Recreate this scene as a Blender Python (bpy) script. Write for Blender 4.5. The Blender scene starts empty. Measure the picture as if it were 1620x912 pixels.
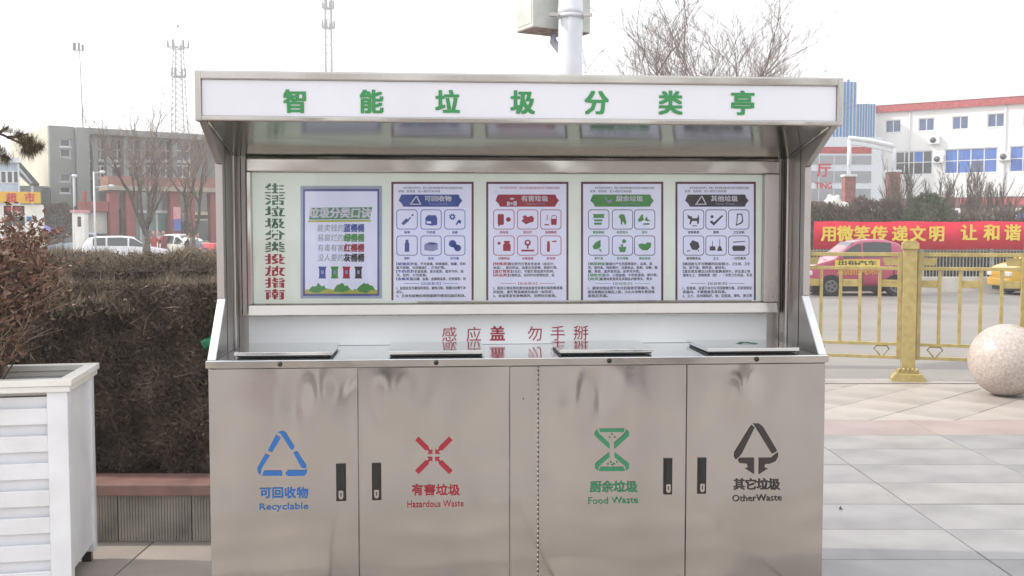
import bpy, bmesh, math, random
from math import sin, cos, tan, atan2, pi, radians, sqrt
from mathutils import Vector, Matrix
random.seed(7)
S = bpy.context.scene
COL = S.collection

# ------------------------------------------------------------ camera
PITCH = radians(3.15); FPX = 1600.0; CAMZ = 1.55
cam = bpy.data.cameras.new("camera"); camo = bpy.data.objects.new("camera", cam); COL.objects.link(camo)
camo.location = (0, 0, CAMZ); camo.rotation_euler = (pi/2 - PITCH, 0, 0)
cam.sensor_width = 36; cam.lens = 36*FPX/1620; cam.clip_start = .05; cam.clip_end = 3000
cam.dof.use_dof = False
S.camera = camo
S.render.resolution_x = 1024; S.render.resolution_y = 576
# ------------------------------------------------------------ light
SUN_EL = radians(40); SUN_TO = Vector((-cos(SUN_EL), .05, sin(SUN_EL))).normalized()
w = bpy.data.worlds.new("World"); S.world = w; w.use_nodes = True
nt = w.node_tree; bg = nt.nodes['Background']
sky = nt.nodes.new('ShaderNodeTexSky'); sky.sky_type = 'NISHITA'; sky.sun_disc = False
sky.sun_elevation = SUN_EL; sky.sun_rotation = atan2(SUN_TO.x, SUN_TO.y)
sky.air_density = 1.0; sky.dust_density = 4.0; sky.ozone_density = 1.0; sky.altitude = 0
hz = nt.nodes.new('ShaderNodeMixRGB'); hz.inputs['Fac'].default_value = .72
hz.inputs['Color2'].default_value = (12.0, 12.2, 12.5, 1)          # thin white overcast veil
nt.links.new(sky.outputs[0], hz.inputs['Color1']); nt.links.new(hz.outputs[0], bg.inputs[0])
bg.inputs[1].default_value = .11
sl = bpy.data.lights.new("sun", 'SUN'); sl.energy = 2.6; sl.angle = radians(1.5); sl.color = (1, .93, .84)
so = bpy.data.objects.new("sun", sl); COL.objects.link(so)
so.rotation_euler = (-SUN_TO).to_track_quat('-Z', 'Y').to_euler()
S.view_settings.view_transform = 'Standard'; S.view_settings.look = 'None'
S.view_settings.exposure = .56; S.view_settings.gamma = 1
S.cycles.max_bounces = 8; S.cycles.volume_bounces = 2; S.cycles.transparent_max_bounces = 12
S.cycles.use_denoising = True

# ------------------------------------------------------------ pixel -> world helpers (photo measured at 1620x912)
def ray(x, y):
    u = (x-810)/FPX; v = (y-456)/FPX; cp = cos(PITCH); sp = sin(PITCH)
    return Vector((u, cp - v*sp, -sp - v*cp))
def W(x, y, Y):
    d = ray(x, y); return Vector((0, 0, CAMZ)) + d*(Y/d.y)
def G(x, y, z=0.0):
    d = ray(x, y); return Vector((0, 0, CAMZ)) + d*((z-CAMZ)/d.z)
class Fr:
    """an upright plane frame: origin on the ground, x along the facade, y into it"""
    def __init__(s, ox, oy, th, oz=0.0):
        s.o = Vector((ox, oy, oz)); s.th = th; s.ex = Vector((cos(th), sin(th), 0)); s.ey = Vector((-sin(th), cos(th), 0))
    def at(s, x, y, ly=0.0):
        d = ray(x, y); c = Vector((0, 0, CAMZ))
        t = (ly - (c-s.o).dot(s.ey))/d.dot(s.ey); p = c + d*t - s.o
        return p.dot(s.ex), p.z
    def mpp(s, x, y, ly=0.0):
        a = s.at(x-5, y, ly); b = s.at(x+5, y, ly); return (b[0]-a[0])/10
    def world(s, lx, ly, z=0): return s.o + s.ex*lx + s.ey*ly + Vector((0, 0, z))

# ------------------------------------------------------------ materials
MATS = {}
def mat(name, col, rough=.6, metal=0.0, var=.10, scale=6, bump=0.0, bscale=60, coat=0, spec=.5, stretch=None, tint=None):
    if name in MATS: return MATS[name]
    m = bpy.data.materials.new(name); m.use_nodes = True; n = m.node_tree; b = n.nodes['Principled BSDF']
    b.inputs['Roughness'].default_value = rough; b.inputs['Metallic'].default_value = metal
    b.inputs['Specular IOR Level'].default_value = spec
    if coat: b.inputs['Coat Weight'].default_value = coat; b.inputs['Coat Roughness'].default_value = .05
    tc = n.nodes.new('ShaderNodeTexCoord'); mp = n.nodes.new('ShaderNodeMapping')
    n.links.new(tc.outputs['Object'], mp.inputs[0])
    if stretch: mp.inputs['Scale'].default_value = stretch
    if var:
        no = n.nodes.new('ShaderNodeTexNoise'); no.inputs['Scale'].default_value = scale; no.inputs['Detail'].default_value = 5
        n.links.new(mp.outputs[0], no.inputs['Vector'])
        mx = n.nodes.new('ShaderNodeMixRGB')
        c2 = tint or tuple(c*(1-2.2*var) for c in col)
        mx.inputs['Color1'].default_value = (*[min(1, c*(1+.6*var)) for c in col], 1); mx.inputs['Color2'].default_value = (*c2, 1)
        rp = n.nodes.new('ShaderNodeValToRGB'); rp.color_ramp.elements[0].position = .35; rp.color_ramp.elements[1].position = .75
        n.links.new(no.outputs['Fac'], rp.inputs[0]); n.links.new(rp.outputs[0], mx.inputs['Fac']); n.links.new(mx.outputs[0], b.inputs['Base Color'])
    else: b.inputs['Base Color'].default_value = (*col, 1)
    if bump:
        nb = n.nodes.new('ShaderNodeTexNoise'); nb.inputs['Scale'].default_value = bscale; nb.inputs['Detail'].default_value = 4
        n.links.new(mp.outputs[0], nb.inputs['Vector'])
        bp = n.nodes.new('ShaderNodeBump'); bp.inputs['Strength'].default_value = bump; bp.inputs['Distance'].default_value = .01
        n.links.new(nb.outputs['Fac'], bp.inputs['Height']); n.links.new(bp.outputs[0], b.inputs['Normal'])
    MATS[name] = m; return m

def steel(name, col, rough, wave=.25, wscale=1.6, stretch=(1, 1, .45), smear=.12):
    """polished sheet steel: slow dents of the sheet, fine streaks, finger smears"""
    m = bpy.data.materials.new(name); m.use_nodes = True; n = m.node_tree; b = n.nodes['Principled BSDF']
    b.inputs['Metallic'].default_value = 1
    tc = n.nodes.new('ShaderNodeTexCoord'); mp = n.nodes.new('ShaderNodeMapping'); mp.inputs['Scale'].default_value = stretch
    n.links.new(tc.outputs['Object'], mp.inputs[0])
    n1 = n.nodes.new('ShaderNodeTexNoise'); n1.inputs['Scale'].default_value = wscale; n1.inputs['Detail'].default_value = 0; n1.inputs['Distortion'].default_value = .5
    n.links.new(mp.outputs[0], n1.inputs['Vector'])
    mp2 = n.nodes.new('ShaderNodeMapping'); mp2.inputs['Scale'].default_value = (2, 2, 160); n.links.new(tc.outputs['Object'], mp2.inputs[0])
    n2 = n.nodes.new('ShaderNodeTexNoise'); n2.inputs['Scale'].default_value = 3; n2.inputs['Detail'].default_value = 3
    n.links.new(mp2.outputs[0], n2.inputs['Vector'])
    n3 = n.nodes.new('ShaderNodeTexNoise'); n3.inputs['Scale'].default_value = 3.2; n3.inputs['Detail'].default_value = 7; n3.inputs['Distortion'].default_value = .6
    n.links.new(mp.outputs[0], n3.inputs['Vector'])
    mr = n.nodes.new('ShaderNodeMapRange'); mr.inputs[1].default_value = .3; mr.inputs[2].default_value = .7
    mr.inputs[3].default_value = rough*.65; mr.inputs[4].default_value = rough*1.7
    n.links.new(n3.outputs['Fac'], mr.inputs[0]); n.links.new(mr.outputs[0], b.inputs['Roughness'])
    mx = n.nodes.new('ShaderNodeMixRGB'); mx.inputs['Color1'].default_value = (*col, 1); mx.inputs['Color2'].default_value = (*[c*(1-smear) for c in col], 1)
    n.links.new(n3.outputs['Fac'], mx.inputs['Fac']); n.links.new(mx.outputs[0], b.inputs['Base Color'])
    b1 = n.nodes.new('ShaderNodeBump'); b1.inputs['Strength'].default_value = wave; b1.inputs['Distance'].default_value = .05
    n.links.new(n1.outputs['Fac'], b1.inputs['Height'])
    b2 = n.nodes.new('ShaderNodeBump'); b2.inputs['Strength'].default_value = .03; b2.inputs['Distance'].default_value = .002
    n.links.new(n2.outputs['Fac'], b2.inputs['Height']); n.links.new(b1.outputs[0], b2.inputs['Normal']); n.links.new(b2.outputs[0], b.inputs['Normal'])
    MATS[name] = m; return m

def glass_mat(name, tint=(1, 1, 1), refl=1.0):
    m = bpy.data.materials.new(name); m.use_nodes = True; n = m.node_tree; n.nodes.clear()
    out = n.nodes.new('ShaderNodeOutputMaterial'); tr = n.nodes.new('ShaderNodeBsdfTransparent'); gl = n.nodes.new('ShaderNodeBsdfGlossy')
    tr.inputs[0].default_value = (*tint, 1); gl.inputs['Roughness'].default_value = .02
    fr = n.nodes.new('ShaderNodeFresnel'); fr.inputs[0].default_value = 1.5
    mu = n.nodes.new('ShaderNodeMath'); mu.operation = 'MULTIPLY'; mu.inputs[1].default_value = refl; n.links.new(fr.outputs[0], mu.inputs[0])
    mx = n.nodes.new('ShaderNodeMixShader'); n.links.new(mu.outputs[0], mx.inputs[0]); n.links.new(tr.outputs[0], mx.inputs[1]); n.links.new(gl.outputs[0], mx.inputs[2])
    n.links.new(mx.outputs[0], out.inputs[0]); MATS[name] = m; return m

def leaf_mat(name, cols, rough=.7, scale=9):
    m = bpy.data.materials.new(name); m.use_nodes = True; n = m.node_tree; b = n.nodes['Principled BSDF']
    b.inputs['Roughness'].default_value = rough
    g = n.nodes.new('ShaderNodeNewGeometry'); rp = n.nodes.new('ShaderNodeValToRGB'); cr = rp.color_ramp
    n.links.new(g.outputs['Random Per Island'], rp.inputs[0])
    for i, c in enumerate(cols):
        t = i/(len(cols)-1)
        e = cr.elements[i] if i < 2 else cr.elements.new(t)
        e.position = t; e.color = (*c, 1)
    n.links.new(rp.outputs[0], b.inputs['Base Color']); MATS[name] = m; return m

STEEL = steel('stainless_sheet', (.53, .51, .485), .085, wave=.16, wscale=3.4, stretch=(1, 1, .42), smear=.22)
STEEL_D = steel('stainless_side', (.53, .50, .48), .36, wave=.3, wscale=1.3)
STEEL_T = steel('stainless_trim', (.50, .475, .44), .15, wave=.35, wscale=3, stretch=(1, 1, 1))
STEEL_C = steel('stainless_counter', (.78, .80, .80), .08, wave=.05, wscale=2, stretch=(1, 1, 1))
SIGNW = mat('sign_white', (.76, .77, .82), .3, var=.02, scale=3)
PANELW = mat('panel_white', (.90, .91, .92), .35, var=.02, scale=2)
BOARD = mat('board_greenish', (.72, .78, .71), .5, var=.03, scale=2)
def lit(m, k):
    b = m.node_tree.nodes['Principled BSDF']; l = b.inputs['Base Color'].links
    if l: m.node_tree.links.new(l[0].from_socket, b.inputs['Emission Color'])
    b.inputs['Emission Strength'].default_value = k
lit(BOARD, .16)      # weak glow added to brighten the display board under the canopy
GLASS = glass_mat('display_glass', refl=1.3)
GREEN_INK = mat('green_ink', (.035, .27, .08), .5, var=.05)
BLUE_INK = mat('blue_ink', (.018, .135, .42), .5, var=.05)
RED_INK = mat('red_ink', (.34, .012, .03), .5, var=.05)
DARK_INK = mat('dark_ink', (.03, .022, .024), .5, var=.05)
GREEN_INK2 = mat('green_door_ink', (.03, .22, .10), .5, var=.05)
BLACKP = mat('black_plastic', (.012, .012, .012), .35, var=.1)
DARKGAP = mat('dark_gap', (.01, .01, .01), .9, var=0)
WPAINT = mat('white_paint', (.78, .79, .82), .45, var=.08, scale=5, bump=.08, tint=(.71, .71, .72))
WPAINT2 = mat('cream_paint', (.80, .79, .74), .45, var=.06, scale=3, bump=.05)
GOLD = mat('golden_paint', (.44, .35, .135), .42, metal=.1, var=.12, scale=14, bump=.1, bscale=90)

# ------------------------------------------------------------ mesh builder
class MB:
    def __init__(s): s.v = []; s.f = []; s.m = []; s.mats = []; s.sm = []
    def mi(s, m):
        if m not in s.mats: s.mats.append(m)
        return s.mats.index(m)
    def add(s, vs, fs, m, smooth=False):
        b = len(s.v); s.v += [tuple(v) for v in vs]; k = s.mi(m)
        for f in fs: s.f.append(tuple(i+b for i in f)); s.m.append(k); s.sm.append(smooth)
        return s
    def box(s, x0, x1, y0, y1, z0, z1, m):
        if x0 > x1: x0, x1 = x1, x0
        if y0 > y1: y0, y1 = y1, y0
        if z0 > z1: z0, z1 = z1, z0
        vs = [(x, y, z) for z in (z0, z1) for y in (y0, y1) for x in (x0, x1)]
        return s.add(vs, [(0, 2, 3, 1), (4, 5, 7, 6), (0, 1, 5, 4), (2, 6, 7, 3), (0, 4, 6, 2), (1, 3, 7, 5)], m)
    def prism(s, pts, axis, a, b, m):
        """pts: 2-D outline; axis 'x': pts are (y,z); 'y': (x,z); 'z': (x,y)"""
        n = len(pts)
        def P(p, t): return {'x': (t, p[0], p[1]), 'y': (p[0], t, p[1]), 'z': (p[0], p[1], t)}[axis]
        vs = [P(p, a) for p in pts] + [P(p, b) for p in pts]
        return s.add(vs, [tuple(range(n))[::-1], tuple(range(n, 2*n))] + [(i, (i+1) % n, n+(i+1) % n, n+i) for i in range(n)], m)
    def tube(s, pts, rs, m, n=6, cap=True, smooth=True):
        pts = [Vector(p) for p in pts]
        if not hasattr(rs, '__len__'): rs = [rs]*len(pts)
        vs = []; up = Vector((.13, .31, .94)).normalized()
        for i, p in enumerate(pts):
            d = (pts[min(i+1, len(pts)-1)] - pts[max(i-1, 0)])
            if d.length < 1e-9: d = Vector((0, 0, 1))
            d.normalize()
            if abs(d.z) > .9: a = Vector((1, 0, 0))
            else: a = Vector((0, 0, 1))
            u = d.cross(a).normalized(); v = d.cross(u)
            for k in range(n): t = 2*pi*k/n; vs.append(p + (u*cos(t)+v*sin(t))*rs[i])
        fs = [(i*n+k, i*n+(k+1) % n, (i+1)*n+(k+1) % n, (i+1)*n+k) for i in range(len(pts)-1) for k in range(n)]
        if cap: fs += [tuple(range(n))[::-1], tuple(range((len(pts)-1)*n, len(pts)*n))]
        return s.add(vs, fs, m, smooth)
    def lathe(s, prof, m, n=24, c=(0, 0, 0), smooth=True):
        vs = []; L = len(prof)
        for r, z in prof:
            for k in range(n): t = 2*pi*k/n; vs.append((c[0]+r*cos(t), c[1]+r*sin(t), c[2]+z))
        fs = [(i*n+k, i*n+(k+1) % n, (i+1)*n+(k+1) % n, (i+1)*n+k) for i in range(L-1) for k in range(n)]
        fs += [tuple(range(n))[::-1], tuple(range((L-1)*n, L*n))]
        return s.add(vs, fs, m, smooth)
    def build(s, name, parent=None, bevel=0, loc=None, rotz=None, seg=2):
        me = bpy.data.meshes.new(name); me.from_pydata(s.v, [], s.f)
        for m in s.mats: me.materials.append(m)
        me.polygons.foreach_set('material_index', s.m); me.polygons.foreach_set('use_smooth', s.sm)
        me.update()
        o = bpy.data.objects.new(name, me); COL.objects.link(o)
        if parent: o.parent = parent
        if loc is not None: o.location = loc
        if rotz is not None: o.rotation_euler[2] = rotz
        if bevel:
            b = o.modifiers.new('bevel', 'BEVEL'); b.width = bevel; b.segments = seg; b.limit_method = 'ANGLE'; b.angle_limit = radians(40); b.harden_normals = False
        return o
def thing(name, label, cat, loc=(0, 0, 0), rz=0, group=None):
    o = bpy.data.objects.new(name, None); COL.objects.link(o); o.empty_display_size = .1
    o.location = loc; o.rotation_euler = (0, 0, rz); o['label'] = label; o['category'] = cat
    if group: o['group'] = group
    return o
def tag(o, label, cat, group=None):
    o['label'] = label; o['category'] = cat
    if group: o['group'] = group
    return o
def struct(o): o['kind'] = 'structure'; return o
def stuff(o): o['kind'] = 'stuff'; return o
def copy_tree(o, parent=None):
    c = o.copy(); COL.objects.link(c)
    if parent: c.parent = parent
    for ch in list(o.children): copy_tree(ch, c)
    return c

# ------------------------------------------------------------ flat print: letters and polygons as one thin mesh
PRINTS = []
def printing(name, parent, fr, ly, items):
    """items: ('t', text, cx, cy, em_px, width_px|None, mat, bold, shear) or ('p', [(px,py)..], mat) in photo pixels on the plane ly of frame fr"""
    me = bpy.data.meshes.new(name); o = bpy.data.objects.new(name, me); COL.objects.link(o); o.parent = parent
    PRINTS.append((o, fr, ly, items)); return o
def T(s, cx, cy, em, w, m, bold=.02, shear=0.0, dy=0): return ('t', s, cx, cy, em, w, m, bold, shear, dy)
def P(pts, m, dy=0): return ('p', pts, m, dy)
def flush_prints():
    keys = {}
    for o, fr, ly, items in PRINTS:
        for it in items:
            if it[0] == 't': keys[(it[1], it[7])] = None
    tmp = []
    for (s, bold) in keys:
        c = bpy.data.curves.new('t', 'FONT'); c.body = s; c.size = 1; c.resolution_u = 2
        t = bpy.data.objects.new('t', c); COL.objects.link(t); tmp.append((s, bold, t))
    bpy.context.view_layer.update(); dg = bpy.context.evaluated_depsgraph_get()
    for s, bold, t in tmp:
        m = t.evaluated_get(dg).to_mesh()
        keys[(s, bold)] = ([tuple(v.co) for v in m.vertices], [tuple(p.vertices) for p in m.polygons])
        t.evaluated_get(dg).to_mesh_clear()
    for s, bold, t in tmp:
        c = t.data; bpy.data.objects.remove(t); bpy.data.curves.remove(c)
    for o, fr, ly, items in PRINTS:
        vs = []; fs = []; ms = []; mats = []
        for it in items:
            m = it[6] if it[0] == 't' else it[2]
            if m not in mats: mats.append(m)
            k = mats.index(m); b = len(vs)
            if it[0] == 't':
                _, s, cx, cy, em, wpx, m, bold, sh, dy = it
                v, f = keys[(s, bold)]
                x0 = min(p[0] for p in v); x1 = max(p[0] for p in v); y = ly - dy
                lx, lz = fr.at(cx, cy, y); q = fr.mpp(cx, cy, y)
                sx = (wpx/(x1-x0) if wpx else em)*q; sz = em*q; xm = (x0+x1)/2
                B = it[7]      # a bold weight is struck from shifted copies of the glyphs
                offs = [(0, 0)] if B < .005 else ([(-B/2, 0), (B/2, 0)] if B < .028 else [(-B, -B*.6), (B, -B*.6), (-B, B*.6), (B, B*.6)])
                for c_, (ax, az) in enumerate(offs):
                    b = len(vs)
                    for p in v: vs.append((lx + (p[0]-xm + ax + sh*(p[1]-.38))*sx, y-c_*.00012, lz + (p[1]-.38+az)*sz))
                    fs += [tuple(i+b for i in g) for g in f]; ms += [k]*len(f)
            else:
                y = ly - it[3]
                pp = [fr.at(x, yy, y) for x, yy in it[1]]
                ar = sum(pp[i][0]*pp[(i+1) % len(pp)][1]-pp[(i+1) % len(pp)][0]*pp[i][1] for i in range(len(pp)))
                if ar < 0: pp = pp[::-1]
                vs += [(a, y, c) for a, c in pp]; fs.append(tuple(range(b, b+len(pp)))); ms.append(k)
        me = o.data; me.from_pydata(vs, [], fs)
        for m in mats: me.materials.append(m)
        me.polygons.foreach_set('material_index', ms); me.update()

# ============================================================ SETTING
PAV = {}
for i, c in enumerate([(.268, .258, .262), (.260, .25, .256), (.28, .268, .264), (.250, .244, .252)]):
    PAV[i] = mat('granite_grey_%d' % i, c, .38, var=.17, scale=2.2, bump=.16, bscale=120)
for i, c in enumerate([(.38, .335, .30), (.355, .315, .285), (.39, .35, .315), (.365, .32, .29)]):
    PAV[10+i] = mat('granite_beige_%d' % i, c, .5, var=.13, scale=1.5, bump=.12, bscale=120)
for i, c in enumerate([(.33, .255, .235), (.31, .245, .23)]):
    PAV[20+i] = mat('granite_red_%d' % i, c, .45, var=.10, scale=2, bump=.1, bscale=120)
MORTAR = mat('mortar', (.13, .12, .11), .9, var=.2)
ASPH = mat('pale_road', (.25, .232, .215), .85, var=.08, scale=.6, bump=.3, bscale=200)
GRND = mat('far_ground', (.22, .20, .18), .9, var=.15, scale=.2)
g = MB().add([(-420, -220, -.17), (420, -220, -.17), (420, 600, -.17), (-420, 600, -.17)], [(0, 1, 2, 3)], GRND).build('ground'); struct(g)
g = MB().add([(-300, 10.9, -.160), (300, 10.9, -.160), (300, 75, -.160), (-300, 75, -.160)], [(0, 1, 2, 3)], ASPH).build('road'); struct(g)

yb0 = G(1400, 689).y; PY0 = yb0-.49*10
# paving behind the camera: material joints only
def brick_paving():
    m = bpy.data.materials.new('paving_far'); m.use_nodes = True; n = m.node_tree; b = n.nodes['Principled BSDF']; b.inputs['Roughness'].default_value = .45
    tc = n.nodes.new('ShaderNodeTexCoord'); br = n.nodes.new('ShaderNodeTexBrick'); n.links.new(tc.outputs['Object'], br.inputs['Vector'])
    br.inputs['Scale'].default_value = 1; br.inputs['Brick Width'].default_value = 1.02; br.inputs['Row Height'].default_value = .49; br.inputs['Mortar Size'].default_value = .005
    br.inputs['Color1'].default_value = (.38, .34, .31, 1); br.inputs['Color2'].default_value = (.34, .31, .29, 1); br.inputs['Mortar'].default_value = (.1, .09, .08, 1)
    n.links.new(br.outputs[0], b.inputs['Base Color']); return m
g = MB().box(-60, 60, -60, PY0-.004, -.16, 0, brick_paving()).build('plaza'); struct(g)
pave = MB().box(-16, 30, PY0, 10.62, -.165, -.012, MORTAR).build('pavement'); struct(pave)
tile_meshes = {}
def tile(poly, key, name='tile'):
    """one stone slab, 12 mm thick, of the given outline"""
    cx = sum(p[0] for p in poly)/len(poly); cy = sum(p[1] for p in poly)/len(poly)
    k = (tuple((round(p[0]-cx, 3), round(p[1]-cy, 3)) for p in poly), key)
    if k not in tile_meshes:
        t = MB().prism([(a, b) for a, b in k[0]], 'z', -.012, 0, PAV[key]).build(name, pave, bevel=.003, seg=1); tile_meshes[k] = t.data
        t.location = (cx, cy, random.uniform(-.0012, .0012)); return t
    t = bpy.data.objects.new(name, tile_meshes[k]); COL.objects.link(t); t.parent = pave
    b = t.modifiers.new('bevel', 'BEVEL'); b.width = .003; b.segments = 1; b.limit_method = 'ANGLE'
    t.location = (cx, cy, random.uniform(-.0012, .0012)); return t
JX = 2.26; GAP = .0035
yb0 = G(1400, 689).y; yb1 = G(1400, 665.5).y
for i in range(-5, 4):
    x0 = JX + 1.015*i; x1 = x0 + 1.015
    y = yb0
    while y > PY0+.1:
        y0 = y-.49
        tile([(x0+GAP, y0+GAP), (x1-GAP, y0+GAP), (x1-GAP, y-GAP), (x0+GAP, y-GAP)], random.choice([0, 0, 1, 2, 3]) if x0 > -1.5 and y > 4.6 else random.choice([10, 11, 12])); y = y0
    tile([(x0+GAP, yb0+GAP), (x1-GAP, yb0+GAP), (x1-GAP, yb1-GAP), (x0+GAP, yb1-GAP)], random.choice([20, 21]))
def clip(poly, axis, lim, keep_less):
    out = []
    for i, a in enumerate(poly):
        b = poly[(i+1) % len(poly)]; ia = (a[axis] <= lim) == keep_less; ib = (b[axis] <= lim) == keep_less
        if ia: out.append(a)
        if ia != ib:
            t = (lim-a[axis])/(b[axis]-a[axis]); out.append((a[0]+t*(b[0]-a[0]), a[1]+t*(b[1]-a[1])))
    return out
q = G(1395, 642); ymax = 10.28; s2 = .5*sqrt(2)/2; DX0, DX1 = 1.4, 7.4
for i in range(-14, 22):
    for j in range(-14, 14):
        if (i+j) % 2: continue
        cx = q.x + i*s2; cy = q.y + j*s2; r = s2-GAP*1.2
        if not (DX0-1 < cx < DX1+1 and yb1-.6 < cy < ymax+.6): continue
        p = [(cx-r, cy), (cx, cy-r), (cx+r, cy), (cx, cy+r)]
        p = clip(p, 1, yb1+GAP, False)
        if len(p) > 2: p = clip(p, 1, ymax-GAP, True)
        if len(p) < 3: continue
        pr = []
        for v in p:
            if not pr or abs(v[0]-pr[-1][0])+abs(v[1]-pr[-1][1]) > .004: pr.append(v)
        if len(pr) > 2: tile(pr, random.choice([10, 11, 12, 13, 10, 12]))
# plain stones where nothing is seen between, and the kerb
g = MB().box(-16, DX0-.6, 8.2, ymax, -.0115, -.001, PAV[11]).build('pavement_edge'); struct(g)
for xa_, xb_ in ((-16, JX-5*1.015-.004), (JX+4*1.015+.004, 30)):
    g = MB().box(xa_, xb_, PY0, 8.19 if xa_ < 0 else 10.25, -.0115, -.001, PAV[11]).build('pavement_edge'); struct(g)
kerb = MB().box(-16, 30, 10.62, 10.66, -.17, -.02, MORTAR).build('kerb'); struct(kerb)
km = None
for i in range(34):
    x0 = -6+.75*i
    if x0 > 14: break
    if km is None: o = MB().box(0, .742, 10.30, 10.62, -.011, .006, PAV[12]).build('kerb_stone', kerb, bevel=.006); km = o.data
    else:
        o = bpy.data.objects.new('kerb_stone', km); COL.objects.link(o); o.parent = kerb
    o.location = (x0, 0, 0)

# ============================================================ KIOSK
KO = (.05, 4.22); KTH = radians(4.3); K = Fr(KO[0], KO[1], KTH)
kiosk = thing('recycling_station', 'long stainless steel four-door waste sorting station with white canopy sign', 'recycling station', (KO[0], KO[1], 0), KTH)
HW = 1.30
zc = K.at(817, 566, 0)[1]; zlip = K.at(817, 578, 0)[1]
ztop = K.at(817, 121, -.10)[1]; zbot = K.at(817, 196, -.10)[1]; zs0 = K.at(817, 188, -.10)[1]; zs1 = K.at(817, 132, -.10)[1]
BY = .52
zceil = K.at(817, 250, BY)[1]; zk = K.at(817, 472, .21)[1]; zu = K.at(817, 262, .21)[1]
print('K z', zc, zlip, ztop, zbot, zceil, zk, zu)
MB().box(-HW+.004, HW-.004, .022, .60, .03, zlip-.004, STEEL_D).build('cabinet', kiosk)
MB().box(-HW+.03, HW-.03, .05, .58, 0, .03, BLACKP).build('plinth', kiosk)
for sx in (-1, 1): MB().box(sx*HW, sx*(HW-.012), 0.0, .60, .03, zlip-.002, STEEL).build('cabinet_side', kiosk, bevel=.003)
dxs = [K.at(p, 740, 0)[0] for p in (326, 567.3, 806, 851.5, 1085, 1309)]
g_ = .003
doors = []
for a, b in ((0, 1), (1, 2), (3, 4), (4, 5)):
    x0 = max(dxs[a]+g_, -HW+.003); x1 = min(dxs[b]-g_, HW-.003)
    # thin sheet door with a faintly dished face
    ctr = (.85, .25, .3, .45)[[0, 1, 3, 4].index(a)]; mb = MB(); nx, nz = 44, 60; z0, z1 = .03, zlip-.006; vs = []; fs = []
    rr = random.Random(a*7+3); ph = [rr.uniform(0, 6) for _ in range(6)]
    for j in range(nz+1):
        for i in range(nx+1):
            u = i/nx; v = j/nz; e = min(1, 6*min(u, 1-u, v, 1-v))
            q_ = max(0, (v-.55)/.45)**1.5; mid_ = math.exp(-((u-ctr)/.30)**2)
            d = e*(.0009*(sin(5*u+ph[0])*cos(4*v+ph[1]) + .7*sin(9*u+3*v+ph[2])) + q_*mid_*(.0105*sin(9*v+4.5*u+ph[3])*cos(6*u+ph[4]) + .0050*sin(21*u-5*v+ph[5])) + .0012*q_*sin(15*v+8*u+ph[1]))
            vs.append((x0+(x1-x0)*u, -.002+d, z0+(z1-z0)*v))
    fs = [(j*(nx+1)+i, j*(nx+1)+i+1, (j+1)*(nx+1)+i+1, (j+1)*(nx+1)+i) for j in range(nz) for i in range(nx)]
    mb.add(vs, fs, STEEL, True)
    n0 = len(mb.v); ring = [(x0, z0), (x1, z0), (x1, z1), (x0, z1)]
    mb.add([(x, -.002, z) for x, z in ring]+[(x, .019, z) for x, z in ring], [(0, 4, 5, 1), (1, 5, 6, 2), (2, 6, 7, 3), (3, 7, 4, 0), (4, 7, 6, 5)], STEEL)
    d = mb.build('door', kiosk); d.location = (0, 0, 0); doors.append(d)
MB().box(dxs[2]+g_, dxs[3]-.004, -.001, .019, .03, zlip-.006, STEEL).build('centre_panel', kiosk, bevel=.001)
hb = MB()
z = .09
while z < zlip-.02:
    hb.tube([(dxs[3]-.0015, -.001, z), (dxs[3]-.0015, -.001, z+.017)], .0032, STEEL if int(z*1000) % 3 else STEEL_D, 6); z += .0205
hb.build('hinge', kiosk)
MB().tube([(K.at(828, 631, 0)[0], .006, K.at(828, 631, 0)[1]), (K.at(828, 631, 0)[0], -.003, K.at(828, 631, 0)[1])], .003, BLACKP, 8).build('rivet', kiosk)
# door emblems, lettering and lock handles
def z7(pts): return [(320+x/3.24, 650+y/3.24) for x, y in pts]
def z8(pts): return [(800+x/3.115, 650+y/3.115) for x, y in pts]
E1 = [[(386, 114), (398, 105), (418, 106), (428, 113), (472, 185), (466, 201), (453, 199), (408, 128), (402, 119)],
      [(377, 124), (402, 140), (358, 214), (336, 204)], [(322, 222), (345, 232), (302, 300), (299, 330), (284, 318), (282, 292)],
      [(316, 308), (408, 308), (408, 334), (306, 334)], [(424, 321), (438, 305), (526, 305), (537, 298), (536, 320), (524, 334), (438, 336)],
      [(466, 214), (486, 207), (534, 282), (528, 297), (508, 293)]]
EX = []
for sx in (-1, 1):
    for sy in (-1, 1):
        cx, cy = 1187, 230
        EX.append([(cx+sx*x, cy+sy*y) for x, y in ((24, 42), (42, 24), (96, 78), (78, 96))])
        EX.append([(cx+sx*x, cy+sy*y) for x, y in ((7, 8), (34, 8), (24, 18), (38, 30), (29, 39), (16, 25), (7, 36))])
EG = [[(460, 88), (588, 88), (582, 106), (466, 106)], [(440, 102), (452, 92), (462, 114), (512, 160), (512, 190), (437, 122)],
      [(608, 102), (596, 92), (586, 114), (536, 158), (536, 190), (610, 122)], [(512, 205), (512, 230), (462, 272), (455, 296), (441, 285), (441, 262)],
      [(538, 205), (538, 232), (590, 275), (594, 296), (608, 285), (610, 262)], [(468, 278), (583, 278), (590, 298), (460, 298)]]
for x, y in ((525, 117), (513, 131), (538, 131), (505, 264), (518, 254), (535, 263), (549, 254), (526, 268)):
    EG.append([(x-4, y-4), (x+4, y-4), (x+4, y+4), (x-4, y+4)])
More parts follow.
